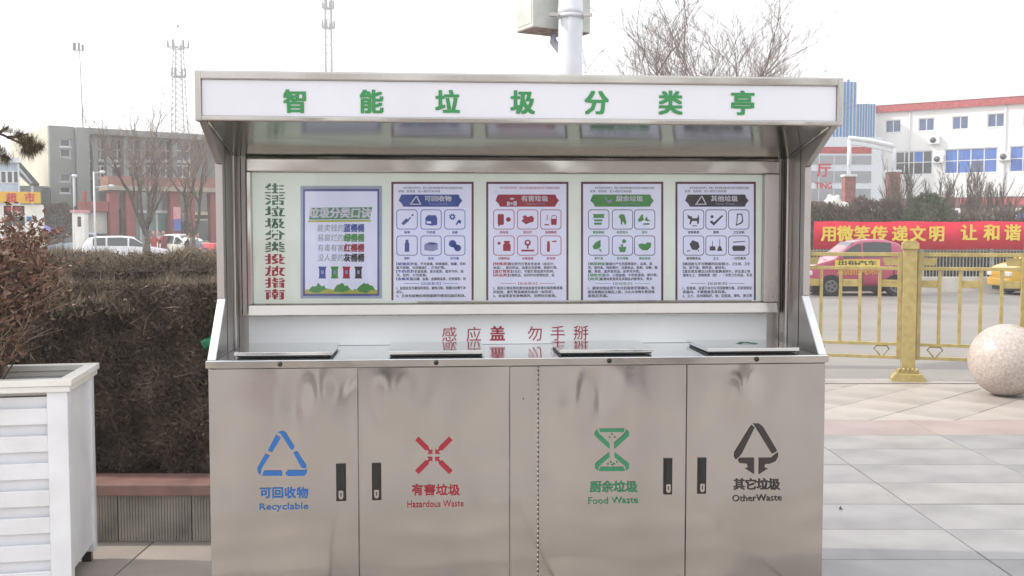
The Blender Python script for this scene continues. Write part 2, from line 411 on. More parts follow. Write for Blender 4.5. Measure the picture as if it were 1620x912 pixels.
ED = [[(1212, 70), (1228, 82), (1164, 212), (1150, 228), (1134, 242), (1125, 225), (1128, 205)],
      [(1218, 64), (1250, 64), (1268, 78), (1338, 195), (1330, 205), (1312, 212), (1228, 75)],
      [(1145, 242), (1155, 232), (1225, 232), (1225, 314), (1180, 285), (1195, 280), (1190, 262), (1152, 258)],
      [(1248, 232), (1310, 232), (1342, 205), (1344, 225), (1330, 250), (1300, 262), (1278, 264), (1275, 280), (1292, 285), (1248, 314)]]
DP = -.0052
info = [(0, [z7(p) for p in E1], BLUE_INK, '可回收物', 449, 780, 78, 'Recyclable', 449, 801, 77, (532, 547, 734, 793.5)),
        (1, [z7(p) for p in EX], RED_INK, '有害垃圾', 689.5, 775.5, 77, 'Hazardous Waste', 689, 797, 89, (588.5, 603, 733, 792)),
        (2, [z8(p) for p in EG], GREEN_INK2, '厨余垃圾', 971, 770.5, 76, 'Food Waste', 970.5, 791.5, 79, (1050, 1064, 725.5, 783)),
        (3, [z8(p) for p in ED], DARK_INK, '其它垃圾', 1197.5, 766.5, 74, 'OtherWaste', 1198, 787.5, 78, (1103.7, 1117.8, 724.5, 782))]
for k, em, ink, zh, zx, zy, zw, en, ex, ey, ew, hd in info:
    d = doors[k]
    printing('emblem', d, K, DP, [P(p, ink) for p in em])
    items = [T(c, zx-zw/2+(i+.5)*zw/4, zy, 19, None, ink, .03) for i, c in enumerate(zh)]
    items.append(T(en, ex, ey, 15, ew, ink, .02))
    printing('lettering', d, K, DP, items)
    (xa, za), (xb, zb) = K.at(hd[0], hd[3], -.01), K.at(hd[1], hd[2], -.01)
    h = MB(); h.box(xa, xb, -.010, .0, za, zb, BLACKP)
    h.box(xa+.007, xb-.007, -.017, -.010, za+.055, zb-.006, BLACKP)
    xm = (xa+xb)/2
    h.prism([(xm-.010, za+.046), (xm-.010, za+.018), (xm-.005, za+.010), (xm+.005, za+.010), (xm+.010, za+.018), (xm+.010, za+.046)], 'y', -.018, -.010, STEEL_T)
    h.box(xm-.002, xm+.002, -.0195, -.018, za+.022, za+.038, BLACKP)
    h.build('lock_handle', d, bevel=.0015)
# counter and lids
MB().box(-HW-.006, HW+.006, -.016, BY, zlip, zc, STEEL_C).build('counter_top', kiosk, bevel=.003)
MB().box(-HW-.0065, HW+.0065, -.018, -.0165, zlip+.001, zc-.003, STEEL_T).build('counter_lip', kiosk, bevel=.0005)
for p, y in ((443, 576.5), (690, 574), (964, 571), (1197, 568.5)):
    x, z = K.at(p, y, -.018); r = K.mpp(p, y, -.018)*4
    MB().tube([(x, -.015, z), (x, -.021, z)], r, BLACKP, 14).build('sensor', kiosk)
lids = []
for a, b, tilt in ((370, 526, .5), (613, 767, .2), (885, 1035, .3), (1118, 1264, 1.0)):
    xa = K.at(a, 566, .06)[0]; xb = K.at(b, 566, .06)[0]
    c = (xa+xb)/2; hw = (xb-xa)/2
    m = MB(); m.box(-hw, hw, 0, .36, .0, .014, STEEL_C); m.box(-hw+.010, hw-.010, .010, .35, -.008, 0, BLACKP)
    o = m.build('lid', kiosk, bevel=.002); o.location = (c, .055, zc+.011); o.rotation_euler = (radians(-tilt*.3), 0, 0); lids.append(o)
lm = MB()
for ang in (0, 120, 240):
    a = radians(ang); R = Matrix.Rotation(a, 2)
    pts = [R @ Vector(p) for p in ((-.045, -.035), (.02, -.035), (.02, -.048), (.045, -.026), (.02, -.006), (.02, -.02), (-.045, -.02))]
    lm.add([(p.x+.03, .2+p.y, .0155) for p in pts], [tuple(range(7))], GREEN_INK2)
lm.build('emblem', lids[3])
# back wall below the display, white strip with warning
MB().box(-HW+.03, HW-.03, BY, BY+.05, zc-.02, zceil+.08, STEEL_D).build('back_wall', kiosk)
xa = K.at(394, 520, BY)[0]; xb = K.at(1212, 520, BY)[0]; zp1 = K.at(817, 498, BY)[1]
MB().box(xa, xb, BY-.008, BY-.002, zc+.001, zp1, PANELW).build('splash_panel', kiosk, bevel=.001)
WARN = mat('warning_ink', (.40, .03, .06), .5, var=.05)
for c, x, y, b in \
         (('感', 711, 529, .0), ('应', 749.5, 529, .0), ('盖', 787, 528, .03), ('勿', 846, 528, .0), ('手', 882.5, 527.5, .0), ('掰', 919, 527, .0)): printing('letter', kiosk, K, BY-.010, [T(c, x, y, 25, None, WARN, b)])
# side walls
prof = [(0.0, zc), (.21, zk), (.21, zu), (-.10, zbot+.005), (-.10, ztop-.01), (.60, ztop-.03), (.60, zc)]
for sx in (-1, 1):
    a, b = sx*HW, sx*(HW-.028)
    MB().prism(prof, 'x', a, b, STEEL_D).build('side_wall', kiosk, bevel=.003)
    EDGE = WPAINT
    pts = [(-.006, zc), (.204, zk+.004), (.212, zk), (.004, zc)]
    MB().prism([(-.008, zc+.001), (.205, zk+.004), (.216, zk+.002), (.008, zc+.001)], 'x', sx*(HW+.001), sx*(HW-.032), EDGE).build('edge_trim', kiosk, bevel=.002)
    MB().prism([(.203, zk+.006), (.203, zu-.002), (.213, zu-.002), (.213, zk+.006)], 'x', sx*(HW+.0015), sx*(HW-.0285), STEEL_D).build('edge_trim', kiosk, bevel=.002)
    # folded posts in the back corner and the seams of the side sheet
    for yy, wd in ((.40, .012),):
        MB().box(sx*(HW-.028), sx*(HW-.028-wd), yy, yy+.035, zc+.004, zceil+.02, STEEL_D).build('fold_strip', kiosk, bevel=.004)
    MB().box(sx*(HW-.0285), sx*(HW-.0295), .255, .259, zc+.004, zceil+.03, DARKGAP).build('seam', kiosk)
    # pale welded bead between soffit and side wall
    MB().tube([(sx*(HW-.034), -.075, zbot-.001), (sx*(HW-.034), .42, K.at(817, 249.5, .424)[1]-.001)], .0055, STEEL_T, 6).build('weld_bead', kiosk)
for x0, x1 in ((-HW+.030, K.at(390, 380, .46)[0]), (K.at(1233, 380, .46)[0], HW-.030)):
    MB().box(x0, x1, .47, BY-.003, zp1+.004, zceil, STEEL_D).build('corner_post', kiosk, bevel=.004)
    xm = x0*.55+x1*.45
    MB().box(xm, xm+.004, .4685, .4695, zp1+.01, zceil-.01, DARKGAP).build('seam', kiosk)
# soffit, roof, header
zcf = K.at(817, 249.5, .424)[1]
MB().prism([(-.085, zbot+.004), (.424, zcf), (BY, zcf+.001), (BY, zcf+.02), (.424, zcf+.018), (-.085, zbot+.02)], 'x', -HW+.029, HW-.029, steel('stainless_soffit', (.42, .43, .38), .13, wave=.16, wscale=1.0, stretch=(.5, 3, 1))).build('soffit', kiosk)
MB().prism([(-.10, ztop-.002), (.62, ztop-.022), (.62, ztop-.010), (-.10, ztop+.010)], 'x', -HW-.005, HW+.005, STEEL_T).build('roof_sheet', kiosk, bevel=.002)
MB().box(-HW+.002, HW-.002, -.104, -.085, zbot+.003, ztop-.004, STEEL_D).build('header_box', kiosk)
MB().box(-HW-.006, HW+.006, -.122, -.085, zs1, ztop+.004, STEEL_T).build('header_lip', kiosk, bevel=.005)
MB().box(-HW-.006, HW+.006, -.120, -.085, zbot, zs0, STEEL_T).build('header_lip', kiosk, bevel=.005)
for sx in (-1, 1): MB().box(sx*(HW+.008), sx*(HW-.018), -.125, -.08, zbot-.002, ztop+.006, STEEL_T).build('header_end', kiosk, bevel=.005)
MB().box(-HW+.019, HW-.019, -.112, -.105, zs0+.001, zs1-.001, SIGNW).build('sign_panel', kiosk)
for i, (c, x) in enumerate(zip('智能垃圾分类亭', (466, 588, 708, 827, 944, 1061, 1175))):
    printing('letter', kiosk, K, -.1145, [T(c, x, 160.5+i*.45, 39, None, GREEN_INK, .038)])
# display case
dy = .445
D = lambda x, y: K.at(x, y, dy)
fx0, fx1 = D(392, 380)[0], D(1230, 380)[0]; fz0, fz1 = D(817, 497)[1], D(817, 253)[1]
gx0, gx1 = D(399, 380)[0], D(1207, 380)[0]; gz0, gz1 = D(817, 479)[1], D(817, 275)[1]
case = kiosk
MB().box(fx0, fx1, dy-.02, BY-.004, gz1+.003, fz1, STEEL_T).build('display_frame_top', kiosk, bevel=.006)
MB().prism([(dy-.03, fz0), (dy-.012, gz0-.003), (BY-.004, gz0-.003), (BY-.004, fz0)], 'x', fx0, fx1, STEEL_T).build('display_frame_bottom', kiosk, bevel=.004)
MB().box(fx0, gx0-.002, dy-.018, BY-.004, gz0-.002, gz1+.002, STEEL_T).build('display_frame_side', kiosk, bevel=.003)
MB().box(gx1+.002, fx1, dy-.018, BY-.004, gz0-.002, gz1+.002, STEEL_D).build('display_frame_side', kiosk, bevel=.003)
MB().box(gx0-.001, gx1+.001, dy-.004, dy-.002, gz0, gz1+.001, STEEL_T)
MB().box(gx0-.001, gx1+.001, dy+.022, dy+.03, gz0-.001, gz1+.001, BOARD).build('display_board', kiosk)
MB().add([(gx0-.001, dy-.006, gz0-.001), (gx1+.001, dy-.006, gz0-.001), (gx1+.001, dy-.006, gz1+.001), (gx0-.001, dy-.006, gz1+.001)], [(0, 1, 2, 3)], GLASS).build('display_glass', kiosk)
PL = dy+.020
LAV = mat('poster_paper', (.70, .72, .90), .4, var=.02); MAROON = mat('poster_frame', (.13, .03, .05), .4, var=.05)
lit(LAV, .16)  # same added glow, lifts the poster paper
BLUEF = mat('poster_blue_frame', (.12, .14, .42), .4, var=.05)
PRB = mat('print_blue', (.04, .10, .40), .5, var=0); PRR = mat('print_red', (.42, .03, .06), .5, var=0); PRG = mat('print_green', (.09, .34, .09), .5, var=0)
PRD = mat('print_dark', (.055, .05, .065), .5, var=0); PRT = mat('print_text', (.07, .07, .10), .5, var=0)
PRDG = mat('print_darkgreen', (.05, .16, .10), .5, var=0); PRW = mat('print_white', (.75, .77, .85), .5, var=0); PRY = mat('print_yellow', (.55, .55, .10), .5, var=0)
PRLB = mat('print_lilac', (.34, .36, .62), .5, var=0)
printing('guide_lettering', kiosk, K, PL, [T(c, 435, y, 17.5, 30, PRDG if i < 6 else PRR, .03) for i, (c, y) in enumerate(zip('生活垃圾分类投放指南', (298.5, 316.5, 335, 353.5, 372, 391, 410, 429, 447.5, 466)))] +
    [P([(x, 289), (x+1.5, 289), (x+1.5, 476), (x, 476)], BOARD, .0012) for x in (428.6, 440.2)])
def R4(x0, x1, y0, y1, m, dy=0): return P([(x0, y0), (x1, y0), (x1, y1), (x0, y1)], m, dy)
# rhyme poster
it = [R4(475.5, 604.5, 294.5, 472.5, mat('halo_lilac', (.45, .50, .66), .5, var=0), .0), R4(479.5, 600, 299, 468.5, BLUEF, .0003), R4(482.5, 597, 303, 465, LAV, .0006)]  # lilac border: soft glow round the poster, drawn as flat colour
rh = random.Random(3)
for base, m, hh, d_ in ((465, PRG, 17, .0012), (466, PRY, 8, .0018)):
    pts = [(482.5, 465)]
    for i in range(39):
        x = 482.5+i*114.5/38; pts.append((x, base-hh*(.45+.3*sin(i*.5+hh)) - rh.uniform(0, hh*.35)))
    pts.append((597, 465)); it.append(P(pts, m, d_))
it += [P([(491, 329), (589, 328), (585, 347), (489, 348)], mat('print_midgreen', (.12, .33, .20), .5, var=0), .0009), P([(488, 349), (586, 348), (587, 351), (487, 352)], PRY, .001), T('垃圾分类口诀', 538, 337, 17.5, 98, PRW, .05, .12, .0014)]
for y, a, b, m in ((361, '能卖钱的', '蓝桶桶', PRB), (376.5, '易腐烂的', '绿桶桶', PRG), (392.5, '有毒有害', '红桶桶', PRR), (408, '没人要的', '灰桶桶', PRD)):
    it += [T(a, 523, y, 12.5, 41, mat('print_grey', (.25, .33, .36), .5, var=0), .01, .12, .001), T(b, 560, y, 13.5, 31, m, .06, .12, .001)]
for x, m in ((510, PRB), (529.5, PRG), (548, PRR), (567, PRD)):
    it += [P([(x-6.5, 422), (x+6.5, 422), (x+5, 427), (x+5, 437), (x+6, 441), (x-6, 441), (x-5, 437), (x-5, 427)], m, .001), R4(x-2, x+2, 428, 434, PRLB, .0014)]
rp = MB(); a = K.at(477.5, 470.5, PL)
printing('poster', kiosk, K, PL, it)
# four sorting posters
def circ(cx, cy, r, n=12, sy=1): return [(cx+r*cos(2*pi*i/n), cy+r*sy*sin(2*pi*i/n)) for i in range(n)]
def rrect(x0, x1, y0, y1, r):
    o = []
    for cx, cy, a0 in ((x1-r, y0+r, -90), (x1-r, y1-r, 0), (x0+r, y1-r, 90), (x0+r, y0+r, 180)):
        for k in range(4): a = radians(a0+k*30); o.append((cx+r*cos(a), cy+r*sin(a)))
    return o
ICON = {  # unit square shapes: list of (points, shade) ; shade 0 ink, 1 pale
 'bottle_tilt': [([(.15, .75), (.45, .42), (.55, .5), (.7, .32), (.76, .38), (.62, .56), (.6, .6), (.28, .88)], 0), (circ(.84, .22, .07, 8), 0)],
 'carton': [([(.15, .4), (.3, .22), (.8, .22), (.88, .4), (.88, .85), (.55, .9), (.15, .82)], 0), ([(.22, .6), (.5, .62), (.5, .78), (.22, .75)], 1)],
 'gear': [([(.35+(.24 if i % 2 else .15)*cos(i*pi/8), .33+(.24 if i % 2 else .15)*sin(i*pi/8)) for i in range(16)], 0), ([(.55, .8), (.75, .5), (.92, .6), (.85, .78), (.7, .72), (.62, .88)], 0), (circ(.35, .33, .07, 8), 1)],
 'bottle': [([(.42, .12), (.58, .12), (.6, .32), (.64, .38), (.64, .9), (.36, .9), (.36, .38), (.4, .32)], 0)],
 'box': [([(.08, .45), (.3, .32), (.92, .35), (.92, .75), (.6, .88), (.08, .8)], 2), ([(.12, .4), (.4, .28), (.88, .33), (.6, .5)], 0)],
 'shoes': [(circ(.36, .38, .24), 0), (circ(.68, .66, .22), 0), ([(.3, .5), (.5, .3), (.8, .6), (.6, .82)], 0)],
 'battery': [(rrect(.12, .5, .15, .85, .08), 0), (circ(.78, .5, .15), 0), ([(.15, .85), (.25, .85), (.25, .92), (.15, .92)], 0)],
 'fish': [([(.1, .6), (.25, .45), (.18, .3), (.35, .22), (.5, .35), (.75, .25), (.9, .4), (.86, .65), (.6, .72), (.4, .82), (.25, .7)], 0)],
 'bucket': [([(.5, .45), (.88, .45), (.85, .85), (.53, .85)], 0), ([(.5, .4), (.6, .22), (.8, .22), (.9, .4), (.85, .42), (.78, .27), (.62, .27), (.55, .42)], 0), ([(.1, .8), (.4, .8), (.4, .88), (.1, .88)], 0), ([(.25, .2), (.3, .2), (.3, .55), (.25, .55)], 0)],
 'jar': [([(.5, .2), (.88, .2), (.88, .3), (.8, .32), (.92, .45), (.92, .85), (.45, .85), (.45, .45), (.56, .32), (.5, .3)], 0), (circ(.2, .35, .1), 0)],
 'gauge': [(circ(.5, .32, .2), 0), (circ(.5, .3, .09), 1), ([(.44, .5), (.56, .5), (.54, .7), (.46, .7)], 0), ([(.1, .76), (.9, .76), (.9, .88), (.1, .88)], 0)],
 'spray': [([(.3, .2), (.4, .2), (.44, .35), (.44, .9), (.26, .9), (.26, .35)], 0), ([(.55, .2), (.85, .17), (.85, .28), (.55, .26)], 0)],
 'bones': [([(.12, .15), (.88, .15), (.8, .28), (.88, .4), (.12, .4), (.2, .28)], 0), ([(.2, .5), (.75, .5), (.72, .62), (.22, .62)], 0), ([(.2, .7), (.7, .7), (.68, .84), (.22, .84)], 0)],
 'leg': [([(.25, .3), (.4, .15), (.62, .18), (.68, .4), (.75, .7), (.66, .88), (.58, .7), (.5, .6), (.5, .85), (.4, .8), (.38, .5)], 0)],
 'peel': [([(.08, .5), (.2, .35), (.28, .2), (.42, .18), (.4, .4), (.48, .5), (.3, .62), (.12, .66)], 0), ([(.5, .5), (.62, .3), (.7, .5), (.9, .6), (.6, .62)], 0), ([(.4, .75), (.8, .72), (.8, .84), (.4, .86)], 0)],
 'leaf': [([(.12, .55), (.3, .3), (.62, .12), (.62, .6), (.45, .72), (.2, .75)], 0), ([(.5, .7), (.62, .72), (.7, .9), (.58, .88)], 0)],
 'pot': [([(.25, .58), (.75, .58), (.66, .92), (.34, .92)], 0), (circ(.6, .22, .13), 0), ([(.46, .58), (.3, .42), (.48, .46), (.52, .35), (.56, .36), (.52, .58)], 0)],
 'melon': [([(.1, .42), (.35, .35), (.5, .42), (.7, .28), (.9, .32), (.88, .6), (.68, .8), (.35, .8), (.15, .62)], 0)],
 'dog': [([(.12, .15), (.25, .28), (.4, .3), (.42, .42), (.72, .42), (.82, .15), (.85, .5), (.82, .8), (.74, .8), (.7, .6), (.42, .6), (.32, .82), (.24, .82), (.3, .5), (.15, .42)], 0), ([(.4, .88), (.75, .88), (.7, .94), (.45, .94)], 0)],
 'tick': [([(.1, .65), (.25, .55), (.35, .7), (.88, .2), (.94, .28), (.36, .9)], 0), (circ(.25, .32, .1), 0)],
 'roll': [([(.38, .12), (.72, .12), (.78, .6), (.7, .75), (.3, .92), (.36, .6)], 0), ([(.45, .2), (.66, .2), (.7, .55), (.62, .68), (.38, .8), (.43, .55)], 1)],
 'rock': [([(.25, .4), (.45, .15), (.8, .3), (.88, .6), (.7, .8), (.4, .75)], 0), ([(.1, .82), (.3, .8), (.3, .86), (.1, .88)], 0), ([(.75, .75), (.85, .78), (.8, .92)], 0)],
 'broom': [([(.12, .55), (.45, .55), (.48, .82), (.1, .82)], 0), ([(.26, .2), (.3, .2), (.3, .55), (.26, .55)], 0), ([(.65, .55), (.8, .55), (.9, .85), (.56, .85)], 0), ([(.71, .1), (.75, .1), (.75, .55), (.71, .55)], 0)],
 'tray': [([(.15, .5), (.85, .5), (.92, .65), (.85, .85), (.15, .85), (.08, .65)], 0), ([(.15, .25), (.9, .2), (.9, .25), (.15, .32)], 0)],
}
posters = [
 (615, PRB, '可回收物', 'Recyclable', ['bottle_tilt', 'carton', 'gear', 'bottle', 'box', 'shoes'], ['玻璃', '牛奶盒', '金属', '塑料', '纸张', '旧衣服'], 'tri',
  ['【玻璃类】平板、平光玻璃、碎玻璃类、瓶罐、饮料', '瓶不锈钢、包括瓶盖》、灯泡灯管。', '【牛奶类】牛奶盒纸箱、复合纸类、废弃书本、报', '刊、纸杯、打包纸箱。', '【金属类】易拉罐、金属、金属制品类、旧铁锅等、铝'],
  ['1、投放应当尽量保持清洁、避免污染、容器内应倒干净', '后。', '2、立体包装物应将容器清空清洁压扁后投放。'], 19, 0),
 (765, PRR, '有害垃圾', 'Hazardous Waste', ['battery', 'fish', 'bucket', 'jar', 'gauge', 'spray'], ['充电池', '荧光灯', '油漆桶类', '过期药品', '水银温度', '杀虫剂'], 'haz',
  ['【特殊类】废旧荧光灯管及含汞类（血压计、', '体温）、废旧药品、油漆及包装物、废胶片等。', '【废灯管类】日光灯、节能灯管投放时防碎。', '【药品类】过期药品、连同内包装物投放、盖'],
  ['1、居民日常应将有害垃圾投放至有害垃圾收集容器', '并轻放、废灯管易破损垃圾应一起包好。', '2、含易挥发有害物质的、应密封后投放。'], 19, 14),
 (915, PRG, '厨余垃圾', 'Food Waste', ['bones', 'leg', 'peel', 'leaf', 'pot', 'melon'], ['剩菜剩饭', '肉类骨头', '菜叶', '茶叶渣', '花卉绿植', '果皮果核'], 'fd',
  ['【剩菜剩饭】家庭中产生的菜帮菜叶、瓜果、果', '壳、蛋壳鱼、残枝落叶、过期食品、鱼刺、动物、糕', '糖、果核、废弃食用油、杂草花卉类。', '【绿植类】花卉、小型盆栽、中药药渣类、菜叶等。', '【肉类】畜禽肉类蛋类及其制品内脏骨头、骨头'],
  ['1、厨余垃圾应沥干水分后投放至容器内、有', '纸包装物应去除后上投、小心大块骨头等其他', '投放后关盖。'], 19, 12),
 (1065, PRD, '其他垃圾', 'Other Waste', ['dog', 'tick', 'roll', 'rock', 'broom', 'tray'], ['宠物粪便', '烟蒂', '卫生用纸', '破损陶瓷品', '尘土', '一次性餐具'], 'oth',
  ['【难回收与不可降解的垃圾】纸巾、卫生纸、卫生', '间、尿不湿、塑料袋、破抹布。', '【混合类及难以分类垃圾】陶瓷碎片、砖瓦渣土等', '烟蒂尘土、宠物粪便（便），一次性卫生用品、毛发'],
  ['1、投放前、应沥干水分与可回收物分离、后投放指定', '容器内、不要随意丢弃垃圾。', '2、尘土、应用袋装好、封、后投放、避免、扬尘等'], 16, 12)]
for n_, (ox, ink, zh, en, icons, names, logo, body, notes, xl, dyy) in enumerate(posters):
    def q(x, y): return (ox+x/4.557, 280+y/4.557)
    def Q(pts): return [q(*p) for p in pts]
    R = 612 if n_ < 3 else 596
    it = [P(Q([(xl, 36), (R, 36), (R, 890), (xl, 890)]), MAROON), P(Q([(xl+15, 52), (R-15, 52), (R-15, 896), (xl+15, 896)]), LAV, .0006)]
    s_ = 0 if n_ == 0 else 14
    it.append(P(Q([(72+s_, 172), (90+s_, 128), (105+s_, 128), (505+s_, 128), (512+s_, 150), (530+s_, 172), (512+s_, 195), (502+s_, 216), (105+s_, 216), (95+s_, 195)]), ink, .001))
    cx, cy = q(355+s_, 157); it.append(T(zh, cx, cy, 9.5, 42, PRW, .03, 0, .0015))
    cx, cy = q(360+s_, 194); it.append(T(en, cx, cy, 5, 30, PRLB, .0, 0, .0015))
    if logo in ('tri', 'oth'):
        for tri in ([(195, 138), (205, 138), (160, 202), (150, 202)], [(195, 138), (205, 138), (236, 202), (226, 202)], [(152, 194), (234, 194), (234, 202), (152, 202)]):
            it.append(P(Q([(x+s_*.5, y) for x, y in tri]), PRW, .0015))
    elif logo == 'haz':
        for tri in ([(168, 180), (190, 180), (190, 208), (168, 208)], [(215, 176), (240, 176), (240, 208), (215, 208)], [(185, 160), (205, 150), (225, 160), (205, 166)], [(195, 185), (210, 185), (210, 200), (195, 200)]): it.append(P(Q(tri), PRW, .0015))
    else:
        for tri in ([(190, 148), (198, 145), (215, 172), (208, 176)], [(205, 180), (240, 160), (240, 186), (215, 190)]): it.append(P(Q(tri), PRLB, .0015))
    for k in range(6):
        bx = [(55, 208), (229, 381), (400, 552)][k % 3]; by = [(236, 380), (424, 568)][k//3]
        ofs = [(0, 0, 0), (15, 13, 9), (15, 13, 2), (15, 4, -3)][n_][k % 3]
        x0, x1, y0, y1 = bx[0]+ofs, bx[1]+ofs, by[0], by[1]
        it.append(P(Q(rrect(x0, x1, y0, y1, 22)), ink if n_ != 2 else PRD, .001)); it.append(P(Q(rrect(x0+5, x1-5, y0+5, y1-5, 18)), LAV, .0014))
        for pts, sh in ICON[icons[k]]:
            it.append(P(Q([(x0+18+a*(x1-x0-36), y0+16+b*(y1-y0-32)) for a, b in pts]), [ink, LAV, PRLB][sh], .0018 if sh != 1 else .0024))
        cx, cy = q((x0+x1)/2, y1+20); it.append(T(names[k], cx, cy, 4.6, None, ink, .03, 0, .001))
    for i, (ln, wd) in enumerate((('本栏目是由市民参与、将投入到各收集容器内的垃圾分类收集并归类好', 430), ('投放、投放前、投入相应垃圾容器', 300 if n_ else 300))):
        if n_ == 1 and i == 1: ln, wd = '。', 14
        cx, cy = q(105+s_+wd/2 - (35 if i else 0), 80+i*24+n_*0); it.append(T(ln, cx, cy, 4.3, wd/4.557, PRT if n_ != 1 else PRR, .02, 0, .001))
    yy = 628
    for ln in body:
        wd = min(500, len(ln)*22); hd = ln.find('】')+1
        x0 = 55+s_*1.1
        if hd:
            w1 = wd*hd/len(ln); cx, cy = q(x0+w1/2, yy); it.append(T(ln[:hd], cx, cy, 5, w1/4.557, ink, .035, 0, .001))
            cx, cy = q(x0+w1+(wd-w1)/2, yy); it.append(T(ln[hd:], cx, cy, 5, (wd-w1)/4.557, PRT, .03, 0, .001))
        else: cx, cy = q(x0+wd/2, yy); it.append(T(ln, cx, cy, 5, wd/4.557, PRT, .03, 0, .001))
        yy += 27
    cx, cy = q(305+s_, 770); it.append(T('【投放要求】', cx, cy, 4.6, 30, ink, .02, 0, .001))
    for xx in (165, 445): it.append(P(Q([(xx-55+s_, 768), (xx+55+s_, 768), (xx+55+s_, 771), (xx-55+s_, 771)]), ink, .001))
    yy = 802
    for ln in notes:
        wd = min(500, len(ln)*24); cx, cy = q(55+s_+wd/2, yy); it.append(T(ln, cx, cy, 5.2, wd/4.557, PRT, .035, 0, .001)); yy += 28
    printing('poster', kiosk, K, PL, it)
MB().box(D(660, 477)[0], D(1190, 477)[0], dy+.010, dy+.020, gz0+.0005, gz0+.006, STEEL_T).build('poster_ledge', kiosk)
# ============================================================ RAILING FENCE
p0 = G(1435.5, 602); F = Fr(p0.x, p0.y, radians(-17))
fence = thing('railing_fence', 'low golden metal railing with square posts along the kerb behind the stone ball', 'fence', (p0.x, p0.y, 0), radians(-17))
zr = [F.at(1436, y, 0)[1] for y in (403, 425, 545, 566)]
PITCHX = 1.17; HP = F.at(1436, 381, 0)[1]; pw = .068
def fence_post(cx):
    m = MB(); m.box(cx-pw, cx+pw, -pw, pw, .13, HP-.09, GOLD); o = m.build('post', fence, bevel=.006)
    m = MB()
    m.prism([(cx-.17, 0), (cx+.17, 0), (cx+.17, .03), (cx+.13, .085), (cx-.13, .085), (cx-.17, .03)], 'y', -.15, .15, GOLD)
    m.box(cx-.105, cx+.105, -.105, .105, .085, .115, GOLD)
    for k in range(5): m.lathe([(.0, -.016), (.018, -.012), (.018, .012), (0, .016)], GOLD, 8, (cx-.085+.0425*k, -.10, .125))
    m.build('post_base', fence, bevel=.006)
    m = MB(); m.box(cx-.082, cx+.082, -.082, .082, HP-.09, HP-.025, GOLD)
    m.prism([(cx-.082, HP-.025), (cx+.082, HP-.025), (cx+.05, HP), (cx-.05, HP)], 'y', -.06, .06, GOLD)
    m.build('post_cap', fence, bevel=.004)
for i in range(-3, 3): fence_post(i*PITCHX)
br = .017
for i in range(-3, 2):
    x0 = i*PITCHX+pw; x1 = (i+1)*PITCHX-pw; a = x0+.008; b = x1-.008
    for z, h in zip(zr, (.02, .018, .016, .016)): MB().box(a, b, -.02, .02, z-h, z+h, GOLD).build('rail', fence, bevel=.003)
    for x in (a+.02, b-.02): MB().box(x-.02, x+.02, -.022, .022, zr[3]-.02, zr[0]+.02, GOLD).build('stile', fence, bevel=.003)
    n = 5; st = (b-a-.04)/n; zm = F.at(1436, 449, 0)[1]
    for k in range(1, n):
        x = a+.02+st*k; MB().box(x-br, x+br, -.012, .012, zr[2]+.014, zr[1]-.016, GOLD).build('bar', fence, bevel=.002)
    for k in range(n):
        if k % 2 == 0:
            xa = a+.02+st*k+br; xb = xa+st-2*br
            MB().box(xa, xb, -.006, .006, zm-.038, zm+.038, GOLD).build('plate', fence, bevel=.004)
    zt = (zr[0]+zr[1])/2
    for sx, e in ((1, a+.04), (-1, b-.04)):
        MB().prism([(e, zt-.04), (e+sx*.13, zt-.04), (e+sx*.15, zt+.04), (e, zt+.04)], 'y', -.008, .008, GOLD).build('plate', fence)
        zz = (zr[2]+zr[3])/2; h = (zr[2]-zr[3])/2-.016; m = MB()
        m.tube([(e+sx*.10, 0, zz+h), (e+sx*.07, 0, zz+h*.3), (e+sx*.10, 0, zz-h*.3), (e+sx*.13, 0, zz-h)], .008, GOLD, 5)
        m.tube([(e+sx*.19, 0, zz+h), (e+sx*.22, 0, zz+h*.3), (e+sx*.19, 0, zz-h*.3), (e+sx*.16, 0, zz-h)], .008, GOLD, 5)
        m.tube([(e+sx*.10, 0, zz+h*.9), (e+sx*.19, 0, zz+h*.9)], .008, GOLD, 5)
        stuff(m.build('scroll', fence))
# stone ball
gb = G(1591, 626); rb = 57.5*gb.y/FPX
ball = MB()
seg = 40; pr = [(max(.0001, rb*sin(pi*i/seg)), rb*.985-rb*cos(pi*i/seg)) for i in range(seg+1)]
ballm = mat('polished_granite_ball', (.47, .415, .375), .3, var=.16, scale=42, bump=.05, bscale=150, coat=.25, tint=(.33, .27, .24))
ball.lathe(pr, ballm, 56)
o = ball.build('stone_ball', loc=(gb.x, gb.y, 0)); tag(o, 'large polished pinkish granite ball bollard in front of the golden railing', 'bollard')

# ============================================================ PLANTER + SHRUB
c0 = W(113, 611, 4.22); c1 = W(156, 585, 4.75)
PT = atan2(c0.x-c1.x, c1.y-c0.y); PF = Fr(c0.x-.0, c0.y, PT)
planter = thing('planter_box', 'white slatted metal planter box at the left edge beside the hedge wall', 'planter', (c0.x, c0.y, 0), PT)
PZ = PF.at(60, 602, 0)[1]; PD = .56; PWD = 1.05; rim = .05
print('planter', c0, PT, PZ)
ins = .022
MB().prism([(0, PZ-rim), (.012, PZ-rim*.35), (.012, PZ), (-.055, PZ), (-.055, PZ-rim)], 'x', 0, 0, WPAINT)
for (x0, x1, y0, y1) in ((-PWD, 0, 0, .055), (-PWD, 0, PD-.055, PD), (-.055, 0, .0555, PD-.0555), (-PWD, -PWD+.055, .0555, PD-.0555)):
    m = MB(); m.box(x0, x1, y0, y1, PZ-.028, PZ, WPAINT2); m.box(x0+.008, x1-.008, y0+.008, y1-.008 if y1-y0 > .06 or y0 < .1 else y1-.008, PZ-rim-.004, PZ-.029, WPAINT2)
    m.build('rim', planter, bevel=.003)
pwid = .082
